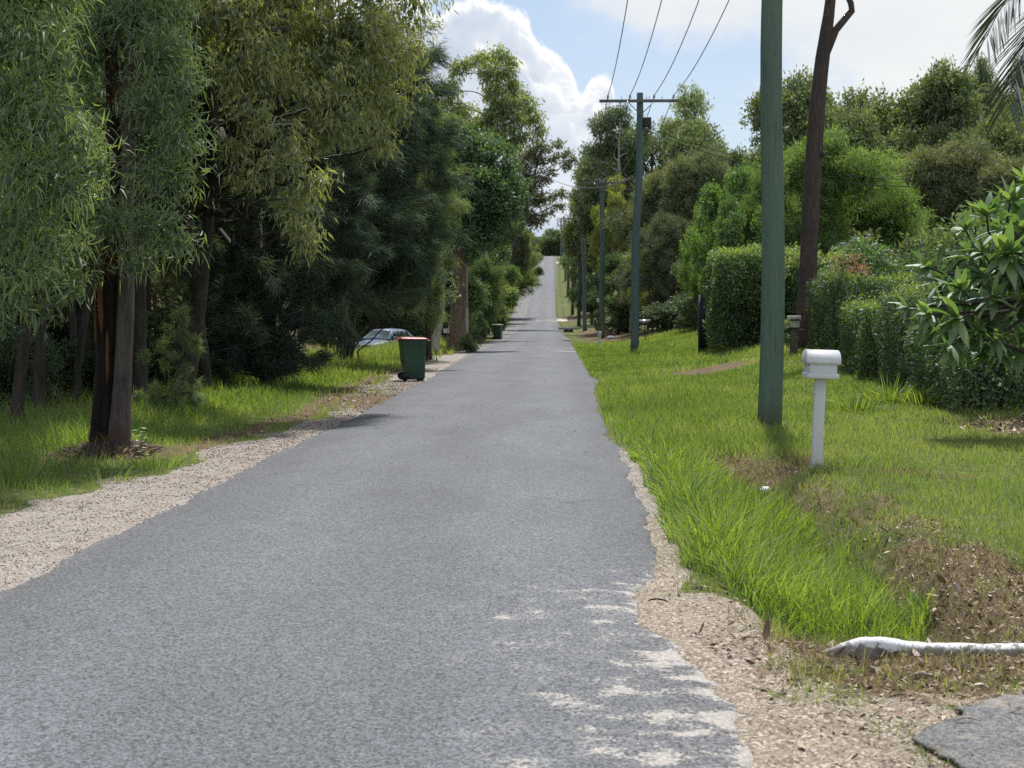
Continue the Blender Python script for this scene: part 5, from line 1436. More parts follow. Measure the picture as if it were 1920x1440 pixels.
# tall open gum whose crown stands against the cloud
p = base_at(905, 640, 96)
t = thing('gum_tree', 'tall open-crowned gum standing against the white cloud left of the road', 'tree', p)
tp = [rel(px(u, v, 96), p) for u, v in ((900, 640), (905, 500), (912, 400), (916, 300), (925, 200), (935, 120))]
acc, QT = trunk_acc(tp, [.34, .3, .24, .2, .13, .06], 10, .04, 11); obj('trunk', acc, M_bark_pale, t, smooth=True)
bl = blobs_px([(905, 112, 20, 96), (935, 105, 22, 96), (955, 118, 16, 96), (925, 135, 24, 95), (950, 150, 24, 96), (970, 180, 24, 96), (985, 200, 20, 96), (1000, 222, 18, 96), (1010, 245, 15, 96), (940, 190, 30, 95), (920, 220, 26, 96), (960, 225, 28, 95), (900, 240, 22, 96), (870, 200, 20, 97),
               (855, 130, 18, 97), (845, 165, 18, 97), (880, 235, 22, 97), (850, 215, 20, 97), (940, 255, 26, 95), (975, 255, 20, 95), (925, 170, 22, 96), (868, 120, 14, 97), (835, 190, 16, 97), (900, 275, 24, 96), (955, 275, 20, 96)], p)
cm, cl = crown_mesh('crown', M_gum, bl, rng, cpb=34, lpc=30, cr=.36, leaf=(.30, .085), droop=.9, out=.4, rand=.5, shell=.3, core=40); o = link('crown', cm, t); o.color = (.9, 1, .9, 1)
acc = Acc(); limbs_acc(acc, QT, bl, cl, rng, .08, .15, .35, .02); obj('limb', acc, M_bark_pale, t)

p = base_at(935, 615, 140)
t = thing('gum_tree', 'open dark gum with bare twigs reaching over the road before the bright gap of sky', 'tree', p)
tp = [rel(px(u, v, 140), p) for u, v in ((935, 620), (950, 520), (975, 430), (998, 340), (1015, 280))]
acc, QT = trunk_acc(tp, [.34, .3, .24, .16, .06], 10, .04, 12); obj('trunk', acc, M_bark_g, t, smooth=True)
bl = blobs_px([(990, 290, 16, 140), (1005, 280, 14, 140), (1025, 278, 12, 140), (1045, 275, 10, 140), (1060, 290, 9, 140), (1040, 295, 12, 140), (1010, 305, 18, 140), (985, 330, 20, 140), (1010, 340, 20, 139), (1035, 325, 10, 139), (990, 370, 24, 140), (1015, 375, 16, 140),
               (1040, 370, 10, 140), (1050, 385, 8, 140), (1058, 360, 7, 140), (985, 410, 24, 140), (1005, 415, 18, 140), (1030, 400, 9, 140), (1062, 310, 7, 140), (1075, 300, 8, 140), (975, 300, 18, 141)], p)
cm, cl = crown_mesh('crown', M_olive, bl, rng, cpb=20, lpc=26, cr=.42, leaf=(.36, .13), droop=.4, out=.5, rand=.6, shell=.3, core=30); o = link('crown', cm, t); o.color = (.9, .8, .8, 1)
acc = Acc(); limbs_acc(acc, QT, bl, cl, rng, .09, .25, .3, .028); obj('limb', acc, M_bark_g, t)

L_ = [  # kind, var, u, vtop, depth, width, tint, label
    ('leafy', 1, 830, 400, 75, .9, (.9, 1, .8), 'mid green tree behind the slanting pale trunk'),
    ('bush', 0, 884, 612, 60, .9, (1, 1, .9), 'leafy shrub on the grass between the thick trunk and the far bin'),
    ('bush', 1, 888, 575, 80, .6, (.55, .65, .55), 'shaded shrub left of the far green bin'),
    ('fine', 0, 888, 480, 84, .8, (.75, .85, .8), 'soft-leaved tree between the twin trunk and the far bin'),
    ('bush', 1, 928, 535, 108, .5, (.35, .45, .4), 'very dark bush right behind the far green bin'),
    ('leafy', 0, 915, 470, 118, .9, (1.1, 1.25, .7), 'yellow-green tree above the far green bin'),
    ('leafy', 1, 925, 485, 150, .9, (1.25, 1.4, .8), 'bright leafy tree overhanging the left edge of the rising road'),
    ('leafy', 0, 945, 482, 186, .75, (1.1, 1.3, .8), 'bright tree spreading towards the road at the foot of the hill'),
    ('leafy', 1, 996, 474, 240, 1.25, (.8, .85, .9), 'grey-green bush leaning over the hill road'),
    ('fine', 0, 945, 405, 172, .9, (1, 1, .7), 'olive tree filling the gap below the twiggy gum'),
    ('olive', 0, 935, 380, 160, .6, (.9, .9, .8), 'spreading tree behind the bright roadside trees'),
    ('leafy', 0, 962, 425, 262, .75, (1, 1.05, .8), 'round tree below the sky gap on the left of the hill'),
    ('olive', 1, 975, 440, 320, .45, (.9, 1, .8), 'tree near the hill top left of the road'),
    ('gum', 0, 955, 330, 230, .8, (.8, .9, .8), 'gum behind the twiggy tree on the hillside'),
    ('gum', 1, 800, 180, 90, .9, (.8, .9, .8), 'tall gum behind the she-oaks near the driveway'),
    ('olive', 0, 780, 240, 100, .8, (.7, .8, .7), 'broad tree behind the parked car'),
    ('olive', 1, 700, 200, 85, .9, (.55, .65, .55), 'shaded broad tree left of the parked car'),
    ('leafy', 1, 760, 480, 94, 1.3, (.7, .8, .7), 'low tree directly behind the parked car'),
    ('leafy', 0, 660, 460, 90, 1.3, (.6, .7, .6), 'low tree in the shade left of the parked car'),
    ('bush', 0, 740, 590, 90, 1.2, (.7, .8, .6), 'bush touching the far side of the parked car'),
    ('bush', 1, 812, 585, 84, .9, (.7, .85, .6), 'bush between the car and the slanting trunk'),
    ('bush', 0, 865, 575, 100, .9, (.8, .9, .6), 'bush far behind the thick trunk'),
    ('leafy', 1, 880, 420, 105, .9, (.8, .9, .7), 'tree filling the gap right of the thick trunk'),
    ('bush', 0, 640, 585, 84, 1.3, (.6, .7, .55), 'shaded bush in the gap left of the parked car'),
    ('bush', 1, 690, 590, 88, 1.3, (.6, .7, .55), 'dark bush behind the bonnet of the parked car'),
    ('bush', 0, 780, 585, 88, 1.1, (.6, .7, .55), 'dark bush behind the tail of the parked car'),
    ('sapling', 1, 905, 520, 92, 1.6, (.9, 1, .7), 'light sapling left of the dark bush by the bin')]
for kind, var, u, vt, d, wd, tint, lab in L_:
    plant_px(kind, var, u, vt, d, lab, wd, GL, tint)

# thin trunks and shaded trees in the wood behind the near left trees
rng = np.random.default_rng(202)
WL = 'dark trees standing in the wood left of the road'
wood_lab = {'gum': 'tall gum in the dark wood left of the road', 'olive': 'broad crowned tree in the dark wood left of the road', 'leafy': 'leafy tree in the dark wood left of the road', 'sapling': 'slender sapling in the dark wood left of the road'}
for k in range(44):
    y = rng.uniform(22, 78); x = -rng.uniform(8.2 + .05 * y, 12 + .36 * y)
    if 30 < y < 52 and x > -9.5: x -= 3
    if -16 < x < -6 and 58 < y < 76: continue
    if -13.5 < x < -11 and 30 < y < 39: continue
    kind = ('gum', 'olive', 'sapling', 'leafy', 'sapling', 'gum')[k % 6]; h = {'gum': 15, 'olive': 12, 'leafy': 8, 'sapling': 6.5}[kind] * rng.uniform(.85, 1.15)
    if kind == 'olive' and y < 34: kind = 'gum'; h = 13
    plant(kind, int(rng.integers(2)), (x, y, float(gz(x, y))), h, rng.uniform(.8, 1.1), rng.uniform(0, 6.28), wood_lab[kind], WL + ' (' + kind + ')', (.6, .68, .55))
for k, (u, v, d, wd, lab) in enumerate([(70, 790, 21, .10, 'thin dark trunk at far left behind the wattle leaves'), (130, 770, 23, .07, 'slender trunk in front of the white slats'), (150, 770, 25, .08, 'dark trunk just left of the burnt one'),
                         (262, 745, 24, .14, 'dark trunk just right of the burnt one'), (395, 735, 27, .10, 'leaning dark stem under the she-oak'), (25, 800, 19, .09, 'thin trunk at the left frame edge')]):
    p = base_at(u, v, d); g_ = np.random.default_rng(500 + k)
    t = thing('thin_tree', lab, 'tree', p)
    ln = g_.uniform(-.6, .9); tp = [(0, 0, -.1), (ln * .25, 0, 1.2), (ln * .5, .1, 2.6), (ln * .9, 0, 4.2), (ln * 1.3, .1, 5.5)]
    acc, QT = trunk_acc(tp, [wd, wd * .85, wd * .75, wd * .6, wd * .3], 9, .06, k); obj('trunk', acc, M_bark_g, t, smooth=True)
    bl = [(ln + g_.normal(0, .5), g_.normal(0, .5), 3.6 + q * .5, .75) for q in range(6)]
    cm, cl = crown_mesh('crown', M_leaf, bl, g_, cpb=30, lpc=22, cr=.25, leaf=(.12, .035), droop=.5, shell=.3); o = link('crown', cm, t); o.color = (.7, .8, .7, 1)
    acc = Acc(); limbs_acc(acc, QT, bl, cl, g_, .03, .15, .3, .01); obj('limb', acc, M_bark_g, t)
# low shaded shrubs between the trunks
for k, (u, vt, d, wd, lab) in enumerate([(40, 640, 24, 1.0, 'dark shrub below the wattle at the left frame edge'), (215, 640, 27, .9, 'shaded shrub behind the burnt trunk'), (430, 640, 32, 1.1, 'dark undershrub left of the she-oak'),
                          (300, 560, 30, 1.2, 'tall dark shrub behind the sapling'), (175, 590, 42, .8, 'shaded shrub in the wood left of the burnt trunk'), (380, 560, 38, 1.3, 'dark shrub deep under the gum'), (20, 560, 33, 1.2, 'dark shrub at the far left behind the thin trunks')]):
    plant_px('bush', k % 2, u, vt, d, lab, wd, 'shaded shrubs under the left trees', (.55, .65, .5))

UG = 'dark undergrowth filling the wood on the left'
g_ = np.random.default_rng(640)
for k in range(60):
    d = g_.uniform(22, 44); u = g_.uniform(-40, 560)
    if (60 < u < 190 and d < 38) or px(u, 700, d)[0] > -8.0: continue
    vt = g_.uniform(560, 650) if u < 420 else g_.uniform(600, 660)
    plant_px('bush', k % 2, u, vt, d, 'dark shrub in the undergrowth of the wood on the left', g_.uniform(.9, 1.4), UG, (.50, .60, .48))  # dark tint puts the shade of the wood into the leaf colour
for k, (x, y, h_, w_) in enumerate([(-8.6, 21.5, 11, .8), (-12.5, 24, 12, .9), (-9.5, 29, 12, .8), (-13, 32, 13, .9), (-9.0, 38, 12, .7), (-16, 29, 13, .9), (-12, 42, 13, .9)]):
    plant('olive', k % 2, (x, y, float(gz(x, y))), h_, w_, k * 1.3, wood_lab['olive'], WL + ' (olive, added for shade)', (.7, .8, .62))  # crowns added to shade the ground under the near left trees

# right side
R__ = [
    ('gum', 1, 1165, 200, 112, .8, (.8, .9, .8), 'tall twiggy gum behind the wide crossarm pole'),
    ('olive', 0, 1225, 205, 118, .8, (.8, .9, .8), 'dark olive crown right of the wide crossarm'),
    ('gum', 0, 1300, 188, 128, .7, (.8, .9, .85), 'thin-topped gum whose twigs rise right of the crossarm'),
    ('olive', 1, 1130, 300, 150, .55, (1, 1.05, .7), 'yellowish crown behind the second crossarm'),
    ('gum', 0, 1150, 345, 108, .55, (1.1, 1.15, .6), 'yellow-green gum with white trunks behind the second crossarm pole'),
    ('gum', 1, 1182, 385, 98, .5, (.9, 1, .7), 'white-stemmed gum between the two nearest far poles'),
    ('fine', 1, 1300, 285, 88, .8, (1, 1, .95), 'grey-olive feathery tree left of the near green pole'),
    ('fine', 1, 1245, 360, 92, .9, (.8, .8, .75), 'brownish feathery tree right of the crossarm pole'),
    ('fine', 1, 1265, 400, 78, .8, (.6, .6, .6), 'dark feathery tree above the black letterbox'),
    ('olive', 0, 1330, 380, 95, .7, (.6, .65, .6), 'shaded tree in front of the feathery ones'),
    ('leafy', 0, 1368, 292, 60, .62, (1.2, 1.45, .8), 'bright leafy tree just left of the near green pole'),
    ('leafy', 1, 1322, 385, 66, .5, (1.35, 1.45, .7), 'yellow-green small tree above the metal fence'),
    ('leafy', 0, 1400, 350, 56, .6, (1.1, 1.3, .8), 'leafy tree hidden partly by the near green pole'),
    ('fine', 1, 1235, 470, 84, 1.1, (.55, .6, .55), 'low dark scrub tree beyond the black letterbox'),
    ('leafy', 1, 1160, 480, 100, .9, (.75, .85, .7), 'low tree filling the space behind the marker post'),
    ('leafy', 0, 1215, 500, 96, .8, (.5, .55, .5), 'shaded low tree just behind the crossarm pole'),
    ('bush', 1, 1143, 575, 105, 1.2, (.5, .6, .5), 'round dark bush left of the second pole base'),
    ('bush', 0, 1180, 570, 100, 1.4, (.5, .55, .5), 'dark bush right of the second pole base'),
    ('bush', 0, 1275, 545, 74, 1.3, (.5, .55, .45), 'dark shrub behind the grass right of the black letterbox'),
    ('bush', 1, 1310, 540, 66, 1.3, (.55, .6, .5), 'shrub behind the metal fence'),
    ('sapling', 1, 1225, 470, 80, 1.2, (.7, .75, .7), 'twisted pale-stemmed sapling beyond the black letterbox'),
    ('sapling', 0, 1300, 460, 70, 1.2, (.8, .85, .7), 'slender sapling left of the metal fence'),
    ('olive', 1, 1130, 420, 180, .6, (.9, 1, .7), 'tree lining the bottom of the hill right of the poles'),
    ('leafy', 1, 1110, 440, 175, .9, (.9, 1, .7), 'low tree behind the transformer pole'),
    ('olive', 0, 1108, 380, 230, .6, (.9, 1, .7), 'tree on the hillside behind the transformer pole'),
    ('olive', 1, 1090, 400, 320, .6, (.9, 1, .75), 'tree high on the hill right of the pole line'),
    ('leafy', 0, 1110, 500, 150, .9, (.6, .7, .6), 'shaded low tree beside the transformer pole foot'),
    ('olive', 0, 1420, 235, 112, .8, (.75, .85, .75), 'dark tree rising left of the near pole top'),
    ('olive', 1, 1500, 175, 98, .75, (.95, 1.05, .85), 'broad olive tree between the near pole and the leaning trunk'),
    ('olive', 0, 1610, 122, 98, .8, (.95, 1.05, .8), 'highest broad tree on the right skyline'),
    ('olive', 1, 1730, 140, 96, .8, (.95, 1.05, .8), 'broad tree right of the highest one on the skyline'),
    ('olive', 0, 1840, 205, 92, .75, (.95, 1.05, .8), 'broad tree below the thin pale gum'),
    ('olive', 1, 1910, 230, 88, .75, (1, 1.05, .7), 'yellowish broad tree at the right frame edge'),
    ('gum', 1, 1825, 115, 108, .42, (.9, 1, .9), 'thin pale gum rising above the right skyline'),
    ('gum', 0, 1775, 138, 112, .30, (.9, 1, .9), 'spindly gum just left of the thin pale one'),
    ('gum', 1, 1895, 120, 104, .45, (.95, 1, .9), 'pale gum behind the palm fronds'),
    ('fine', 0, 1545, 252, 60, 1.08, (1, 1.15, .8), 'fluffy bright green round tree behind the leaning trunk'),
    ('fine', 0, 1610, 300, 62, .9, (.9, 1.05, .7), 'fluffy green tree shoulder right of the leaning trunk'),
    ('fine', 0, 1480, 290, 58, .8, (.9, 1.05, .75), 'fluffy green tree between pole and leaning trunk'),
    ('fine', 1, 1780, 268, 66, 1.05, (1, .96, .85), 'olive-brown round feathery tree below the wires'),
    ('fine', 1, 1880, 300, 64, .9, (.95, .92, .8), 'olive-brown feathery tree at the right edge'),
    ('fine', 1, 1705, 340, 68, .8, (.9, .88, .8), 'olive-brown tree left of the round feathery one'),
    ('bush', 1, 1700, 420, 52, 1.2, (.85, .75, .8), 'grey-mauve bush above the hedge'),
    ('bush', 0, 1745, 430, 48, .9, (.8, .85, .7), 'grey-green bush behind the big-leaved tree'),
    ('bush', 0, 1625, 452, 47, 1.1, (.9, 1.15, .9), 'glossy-leaved bush above the hedge behind the leaning trunk'),
    ('bush', 1, 1560, 452, 48, 1.0, (.9, 1.2, .9), 'glossy pale-leaved bush directly behind the leaning trunk'),
    ('leafy', 0, 1850, 380, 40, .9, (1, 1.2, .7), 'leafy tree behind the big-leaved tree'),
    ('leafy', 1, 1930, 360, 36, .9, (1, 1.2, .7), 'leafy tree outside the right frame edge')]
for kind, var, u, vt, d, wd, tint, lab in R__:
    plant_px(kind, var, u, vt, d, lab, wd, GR, tint)

# filler rows far back on both sides and along the crest
rng = np.random.default_rng(303)
lab_f = {'gum': 'distant gum far behind the roadside trees', 'olive': 'distant broad tree far behind the roadside trees', 'leafy': 'small distant tree far up the hill'}
for k in range(110):
    y = rng.uniform(95, 440); s_ = 1 if k % 2 else -1
    x = s_ * rng.uniform(9, 16 + .30 * y) + (1.5 if s_ > 0 else -4)
    kind = ('olive', 'gum', 'olive', 'leafy')[k % 4]
    if kind == 'gum' and abs(x) < 14: kind = 'olive'
    h = {'gum': 15, 'olive': 11, 'leafy': 8}[kind] * rng.uniform(.8, 1.15)
    if abs(x) < 18 and y > 180: h *= .7
    plant(kind, int(rng.integers(2)), (x, y, float(gz(x, y))), h, rng.uniform(.85, 1.15), rng.uniform(0, 6.28), lab_f[kind], 'distant trees (' + kind + ')', (.85, .95, .8))
for k in range(34):
    y = rng.uniform(200, 440) if k < 22 else rng.uniform(455, 520); s_ = 1 if (k % 2 or y > 260) else -1
    x = (lx(y) - rng.uniform(5.0, 8)) if s_ < 0 else (rx(y) + rng.uniform(7.5, 13))
    if k >= 22: x = rng.uniform(-26, 34); y = rng.uniform(470, 510)
    plant('leafy' if k % 3 else 'olive', k % 2, (float(x), y, float(gz(x, y))), rng.uniform(6, 9) + (5 if k >= 22 else 0), 1.0, rng.uniform(0, 6.28), 'small distant tree edging the hill road' if k < 22 else 'tree beyond the hill crest', 'hill edge trees' if k < 22 else 'crest trees', (.9, 1, .8))

# --- tall leaning gum behind the second letterbox, forked near the top of the frame
p = base_at(1510, 655, 38.6); bg = p
t = thing('gum_tree', 'tall bare leaning gum trunk with a high fork between the two hedges', 'tree', p)
tp = [rel(px(u, v, 38.6), p) for u, v in ((1508, 662), (1513, 560), (1517, 450), (1523, 340), (1530, 230), (1538, 140), (1549, 60), (1558, 0), (1564, -80), (1560, -200))]
acc, QT = trunk_acc(tp, [.265, .24, .235, .23, .215, .20, .17, .14, .12, .08], 18, .03, 12, .12)
acc.tube([rel(px(1540, 295, 38.5), p), rel(px(1543, 288, 38.45), p), rel(px(1543, 282, 38.5), p)], [.05, .09, .03], 8)
obj('trunk', acc, M_bark_gum, t, smooth=True)
acc = Acc(); acc.tube([rel(px(u, v, 38.6), p) for u, v in ((1545, 100), (1556, 78), (1567, 56), (1582, 38), (1597, 20), (1595, 6), (1588, -10), (1590, -60), (1610, -150))], [.15, .125, .10, .09, .085, .08, .08, .07, .05], 12, wob=.04, seed=3)
obj('limb', acc, M_bark_gum, t, smooth=True)
bl = blobs_px([(1560, -330, 90, 38), (1660, -300, 80, 38), (1500, -280, 70, 39), (1600, -420, 90, 39), (1460, -380, 70, 39), (1720, -380, 70, 38)], p)
cm, cl = crown_mesh('crown', M_gum, bl, rng, cpb=10, lpc=24, cr=.4, leaf=(.16, .03), droop=.9, shell=.3); link('crown', cm, t)
acc = Acc(); limbs_acc(acc, np.array(tp), bl, cl, rng, .06, .2, .8, .015); obj('limb', acc, M_bark_gum, t)


# --- clipped hedges
def hedge(name, label, x0, x1, y0, y1, ht, rng, mat=M_hedge, leaf=(.075, .038), dens=900, tint=(1, 1, 1), zb=None, lump=.18, topbias=.4):
    """leafy box hedge; leaves sit in a shell round a rough twiggy core"""
    zb = float(gz((x0 + x1) / 2, (y0 + y1) / 2)) - .05 if zb is None else zb
    cx_, cy_ = (x0 + x1) / 2, (y0 + y1) / 2; wx, wy = x1 - x0, y1 - y0
    t = thing(name, label, 'hedge', (cx_, cy_, zb))
    areas = np.array([wx * ht, wx * ht * .4, wy * ht, wy * ht * .6, wx * wy]); N = int(areas.sum() * dens)
    f = rng.choice(5, N, p=areas / areas.sum()); u_, v_ = rng.uniform(-.5, .5, N), rng.uniform(0, 1, N)
    dep = rng.exponential(.07, N) - .03
    P = np.zeros((N, 3)); Nn = np.zeros((N, 3))
    for q, (nx, ny, nz) in enumerate(((0, -1, 0), (0, 1, 0), (-1, 0, 0), (1, 0, 0), (0, 0, 1))):
        s_ = f == q
        if nz: P[s_] = np.stack([u_[s_] * wx, (v_[s_] - .5) * wy, np.full(s_.sum(), ht)], 1)
        elif ny: P[s_] = np.stack([u_[s_] * wx, np.full(s_.sum(), ny * wy / 2), v_[s_] * ht], 1)
        else: P[s_] = np.stack([np.full(s_.sum(), nx * wx / 2), u_[s_] * wy, v_[s_] * ht], 1)
        Nn[s_] = (nx, ny, nz)
    lumpv = (vnoise(P[:, 0] + P[:, 1] * .7 + cx_, P[:, 2] + P[:, 1] * .6, 2.2, 61) - .5) * 2 * lump + (vnoise(P[:, 0] * 1.1 + P[:, 1], P[:, 2], 6, 62) - .5) * lump
    top = f == 4
    P += Nn * (lumpv - dep)[:, None]
    P[top, 2] += (vnoise(P[top, 0] + cx_, P[top, 1], 1.3, 63) - .4) * lump * 1.2 + rng.exponential(.03, top.sum())
    D = unit(Nn * .7 + rng.normal(size=(N, 3)) * .6 + np.array((0, 0, .15)))
    V, Q, T, k = blades(P, D, leaf[0] * rng.uniform(.6, 1.3, N), leaf[1] * rng.uniform(.7, 1.2, N), 'diamond', .1, None, rng)
    rn = np.clip(rng.uniform(0, .62, N) + topbias * sstep(P[:, 2], ht - .16, ht + .05) + .15 * (vnoise(P[:, 0], P[:, 2], 2, 64) - .5), 0, 1)  # topbias puts the sunlight on the hedge top into the leaf colour
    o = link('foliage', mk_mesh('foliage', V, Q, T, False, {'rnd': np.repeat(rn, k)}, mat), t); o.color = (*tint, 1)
    acc = Acc()
    for q in range(int(10 * max(wx, wy)) + 8):
        a = np.array((rng.uniform(-.4, .4) * wx, rng.uniform(-.4, .4) * wy, -.05)); e = a + np.array((rng.normal(0, .25), rng.normal(0, .25), ht * rng.uniform(.7, .97)))
        acc.tube(limb_path(a, e, rng, 6, .1), np.linspace(.03, .008, 6), 5)
    obj('stem', acc, M_bark_g, t)
    # inner leaves fill the middle of the hedge
    N2 = int(wx * wy * ht * 260); P2 = np.stack([rng.uniform(-.46, .46, N2) * wx, rng.uniform(-.46, .46, N2) * wy, rng.uniform(.05, .98, N2) * ht], 1)
    V, Q, T, k = blades(P2, unit(rng.normal(size=(N2, 3))), leaf[0] * 2.2, leaf[1] * 2.2, 'diamond', .1, None, rng)
    o = link('inner_foliage', mk_mesh('inner_foliage', V, Q, T, False, {'rnd': np.repeat(rng.uniform(0, .5, N2), k)}, mat), t); o.color = (*tint, 1)
    return t

rng = np.random.default_rng(404)
a = px(1345, 480, 44); b_ = px(1500, 480, 44)
hedge('hedge', 'tall clipped hedge with a lime green top behind the nearest pole', a[0], b_[0] + .3, 43.2, 46.5, px(0, 480, 44)[2] - float(gz(6.2, 44)), rng, dens=520, leaf=(.10, .055), lump=.2, tint=(1.1, 1.15, .9))
a = px(1540, 510, 35.5); b_ = px(1738, 520, 35.5)
hedge('hedge', 'square dark hedge right of the leaning gum trunk', a[0], b_[0], 34.5, 37.0, px(0, 524, 35.5)[2] - float(gz(8, 35.5)), rng, dens=700, leaf=(.075, .04), lump=.12, tint=(.95, 1, .85))
a = px(1604, 570, 29.8); b_ = px(1704, 570, 29.8)
hedge('hedge', 'low pale green hedge block in front of the square dark hedge', a[0], b_[0], 28.8, 31.5, px(0, 572, 29.8)[2] - float(gz(7, 30)), rng, dens=900, leaf=(.07, .036), lump=.1, tint=(1.15, 1.2, .9))
a = px(1688, 550, 26.5)
hedge('hedge', 'taller leafy hedge block right of the low pale one', a[0], a[0] + 2.2, 25.2, 28.2, px(0, 552, 26.5)[2] - float(gz(6.8, 26.5)), rng, dens=900, leaf=(.07, .036), lump=.16)
a = px(1752, 600, 23.3)
hedge('hedge', 'shaded near hedge under the big-leaved tree at the right', a[0], a[0] + 3.0, 21.8, 24.8, 1.55, rng, dens=850, leaf=(.065, .034), lump=.18, tint=(.8, .9, .8), topbias=.2)
# reddish-tipped shrub and loose growth above the hedges
M_redleaf = leaf_mat('reddish_leaf_tips', [(.07, .10, .03), (.14, .13, .04), (.24, .13, .08), (.30, .16, .12)], .4, .08)
p = base_at(1600, 520, 38.5); t = thing('shrub', 'shrub with pinkish-red new leaves above the square hedge', 'shrub', p)
bl = blobs_px([(1580, 505, 26, 38.5), (1605, 500, 28, 38.5), (1560, 520, 22, 38.2), (1625, 515, 20, 38.2)], p); cm, cl = crown_mesh('foliage', M_redleaf, bl, rng, cpb=70, lpc=24, cr=.15, leaf=(.09, .035), droop=-.2, shell=.3); link('foliage', cm, t)
acc = Acc(); limbs_acc(acc, [(0, 0, 0), (0, 0, 1), (0, 0, 1.6)], bl, cl, rng, .03, .1, 0, .008); obj('stem', acc, M_bark_g, t)
p = base_at(1500, 480, 41.5); t = thing('shrub', 'loose yellow-green growth topping the hedge beside the leaning trunk', 'shrub', p)
bl = blobs_px([(1490, 490, 24, 41.5), (1478, 505, 22, 41.5), (1545, 495, 26, 41), (1565, 490, 22, 41)], p); cm, cl = crown_mesh('foliage', M_hedge, bl, rng, cpb=60, lpc=24, cr=.15, leaf=(.09, .04), droop=-.2, shell=.3, rndbias=.4); link('foliage', cm, t)
acc = Acc(); limbs_acc(acc, [(0, 0, 0), (0, 0, 1), (0, 0, 1.8)], bl, cl, rng, .03, .1, 0, .008); obj('stem', acc, M_bark_g, t)
p = base_at(1520, 640, 37.8); t = thing('shrub', 'pale leafed sprig beside the cream letterbox', 'shrub', p)
bl = blobs_px([(1475, 612, 10, 37), (1468, 625, 9, 37), (1480, 635, 8, 37)], p); cm, cl = crown_mesh('foliage', M_leaf, bl, rng, cpb=300, lpc=10, cr=.06, leaf=(.16, .05), shell=.2, rndbias=.4); link('foliage', cm, t)

# loose shrub with lighter tips between hedge and big-leaved tree
p = base_at(1790, 600, 21.5); t = thing('shrub', 'leafy shrub with pale fresh tips behind the big-leaved tree', 'shrub', p)
bl = blobs_px([(1790, 440, 36, 21.5), (1830, 425, 36, 21.5), (1860, 410, 30, 21.5), (1770, 470, 34, 21.5), (1750, 500, 30, 21.5), (1800, 500, 40, 21.5), (1850, 480, 40, 21.5), (1760, 545, 26, 21.5), (1880, 520, 50, 21.6), (1900, 600, 60, 21.8), (1820, 580, 40, 21.6), (1890, 400, 30, 21.5)], p)
cm, cl = crown_mesh('foliage', M_leaf, bl, rng, cpb=60, lpc=24, cr=.16, leaf=(.095, .04), droop=0, shell=.4, rndbias=.1); link('foliage', cm, t)
acc = Acc(); limbs_acc(acc, [(0, 0, -.1), (0, 0, 1), (0, 0, 2.0)], bl, cl, rng, .04, .12, 0, .008); obj('stem', acc, M_bark_g, t)

# --- big-leaved frangipani-like tree: every large leaf its own piece
M_big = leaf_mat('large_glossy_leaves', [(.036, .080, .018), (.060, .120, .026), (.096, .165, .032), (.15, .22, .05)], .45, .14, .26, tint=False)
def big_leaf(seed):
    g_ = np.random.default_rng(seed); n = 6; V = []; fold = g_.uniform(.12, .3); dr = g_.uniform(.15, .55)
    for k in range(n + 1):
        s_ = k / n; w = .118 * (math.sin(math.pi * min(1, s_ * 1.02) ** .85)) ** .8 * .5 if 0 < k < n else .003
        z = -.6 * dr * s_ * s_ + .06 * s_; x = s_ * (1 - .18 * dr * s_)
        V += [(x, w, z + fold * w + .012 * math.sin(k * 2)), (x, 0, z), (x, -w, z + fold * w - .012 * math.sin(k * 2))]
    V = np.array(V) * np.array((1, 2.1, 1)); Q = []
    for k in range(n):
        a = k * 3; Q += [(a, a + 1, a + 4, a + 3), (a + 1, a + 2, a + 5, a + 4)]
    return mk_mesh('leaf', V, Q, None, True, {'rnd': np.full(len(V), g_.uniform(0, 1))}, M_big)
LEAVES = [big_leaf(900 + k) for k in range(9)]
pb = px(1985, 800, 18.2); base = np.array((pb[0], 18.2, float(gz(pb[0], 18.2))))
t = thing('big_leaved_tree', 'small tree with whorls of long glossy leaves reaching in from the right edge', 'tree', base)
acc, QT = trunk_acc([(0, 0, -.1), (-.1, 0, .7), (0, 0, 1.4), (-.05, 0, 2.2)], [.11, .09, .07, .05], 10, .04, 6); obj('trunk', acc, M_bark_g, t, smooth=True)
wh = [(1888, 480, 17.3, 1.15, 20, (-.15, -1, .1)), (1795, 600, 17.2, 1., 18, (-.8, -.5, -.25)), (1745, 590, 17.4, .8, 13, (-1, -.3, -.1)), (1800, 540, 17.6, .9, 14, (-.7, -.4, .6)), (1850, 400, 17.8, 1., 17, (-.2, -.3, 1)), (1895, 375, 18, 1., 16, (.1, -.2, 1)),
      (1920, 430, 17.6, 1., 14, (.2, -.7, .6)), (1840, 470, 17.9, .85, 13, (-.6, -.4, .7)), (1865, 560, 17.4, .9, 15, (-.4, -.8, .1)), (1925, 560, 17.3, .9, 14, (0, -.9, 0)), (1780, 650, 17.5, .75, 11, (-.8, -.4, -.4)), (1740, 500, 18.4, .8, 13, (-.8, -.3, .3)),
      (1835, 620, 17.5, .8, 12, (-.3, -.8, -.4)), (1925, 340, 18, 1, 14, (0, -.1, 1)), (1960, 480, 17.7, 1, 12, (.4, -.4, .5)), (1810, 430, 18.3, .8, 12, (-.5, -.2, .9)), (1760, 560, 17.9, .7, 9, (-.9, -.3, .3)), (1870, 640, 17.6, .7, 9, (-.2, -.8, -.3)), (1700, 575, 17.7, .6, 8, (-1, -.2, .0))]
rng = np.random.default_rng(31)
acc = Acc(); nl = 0
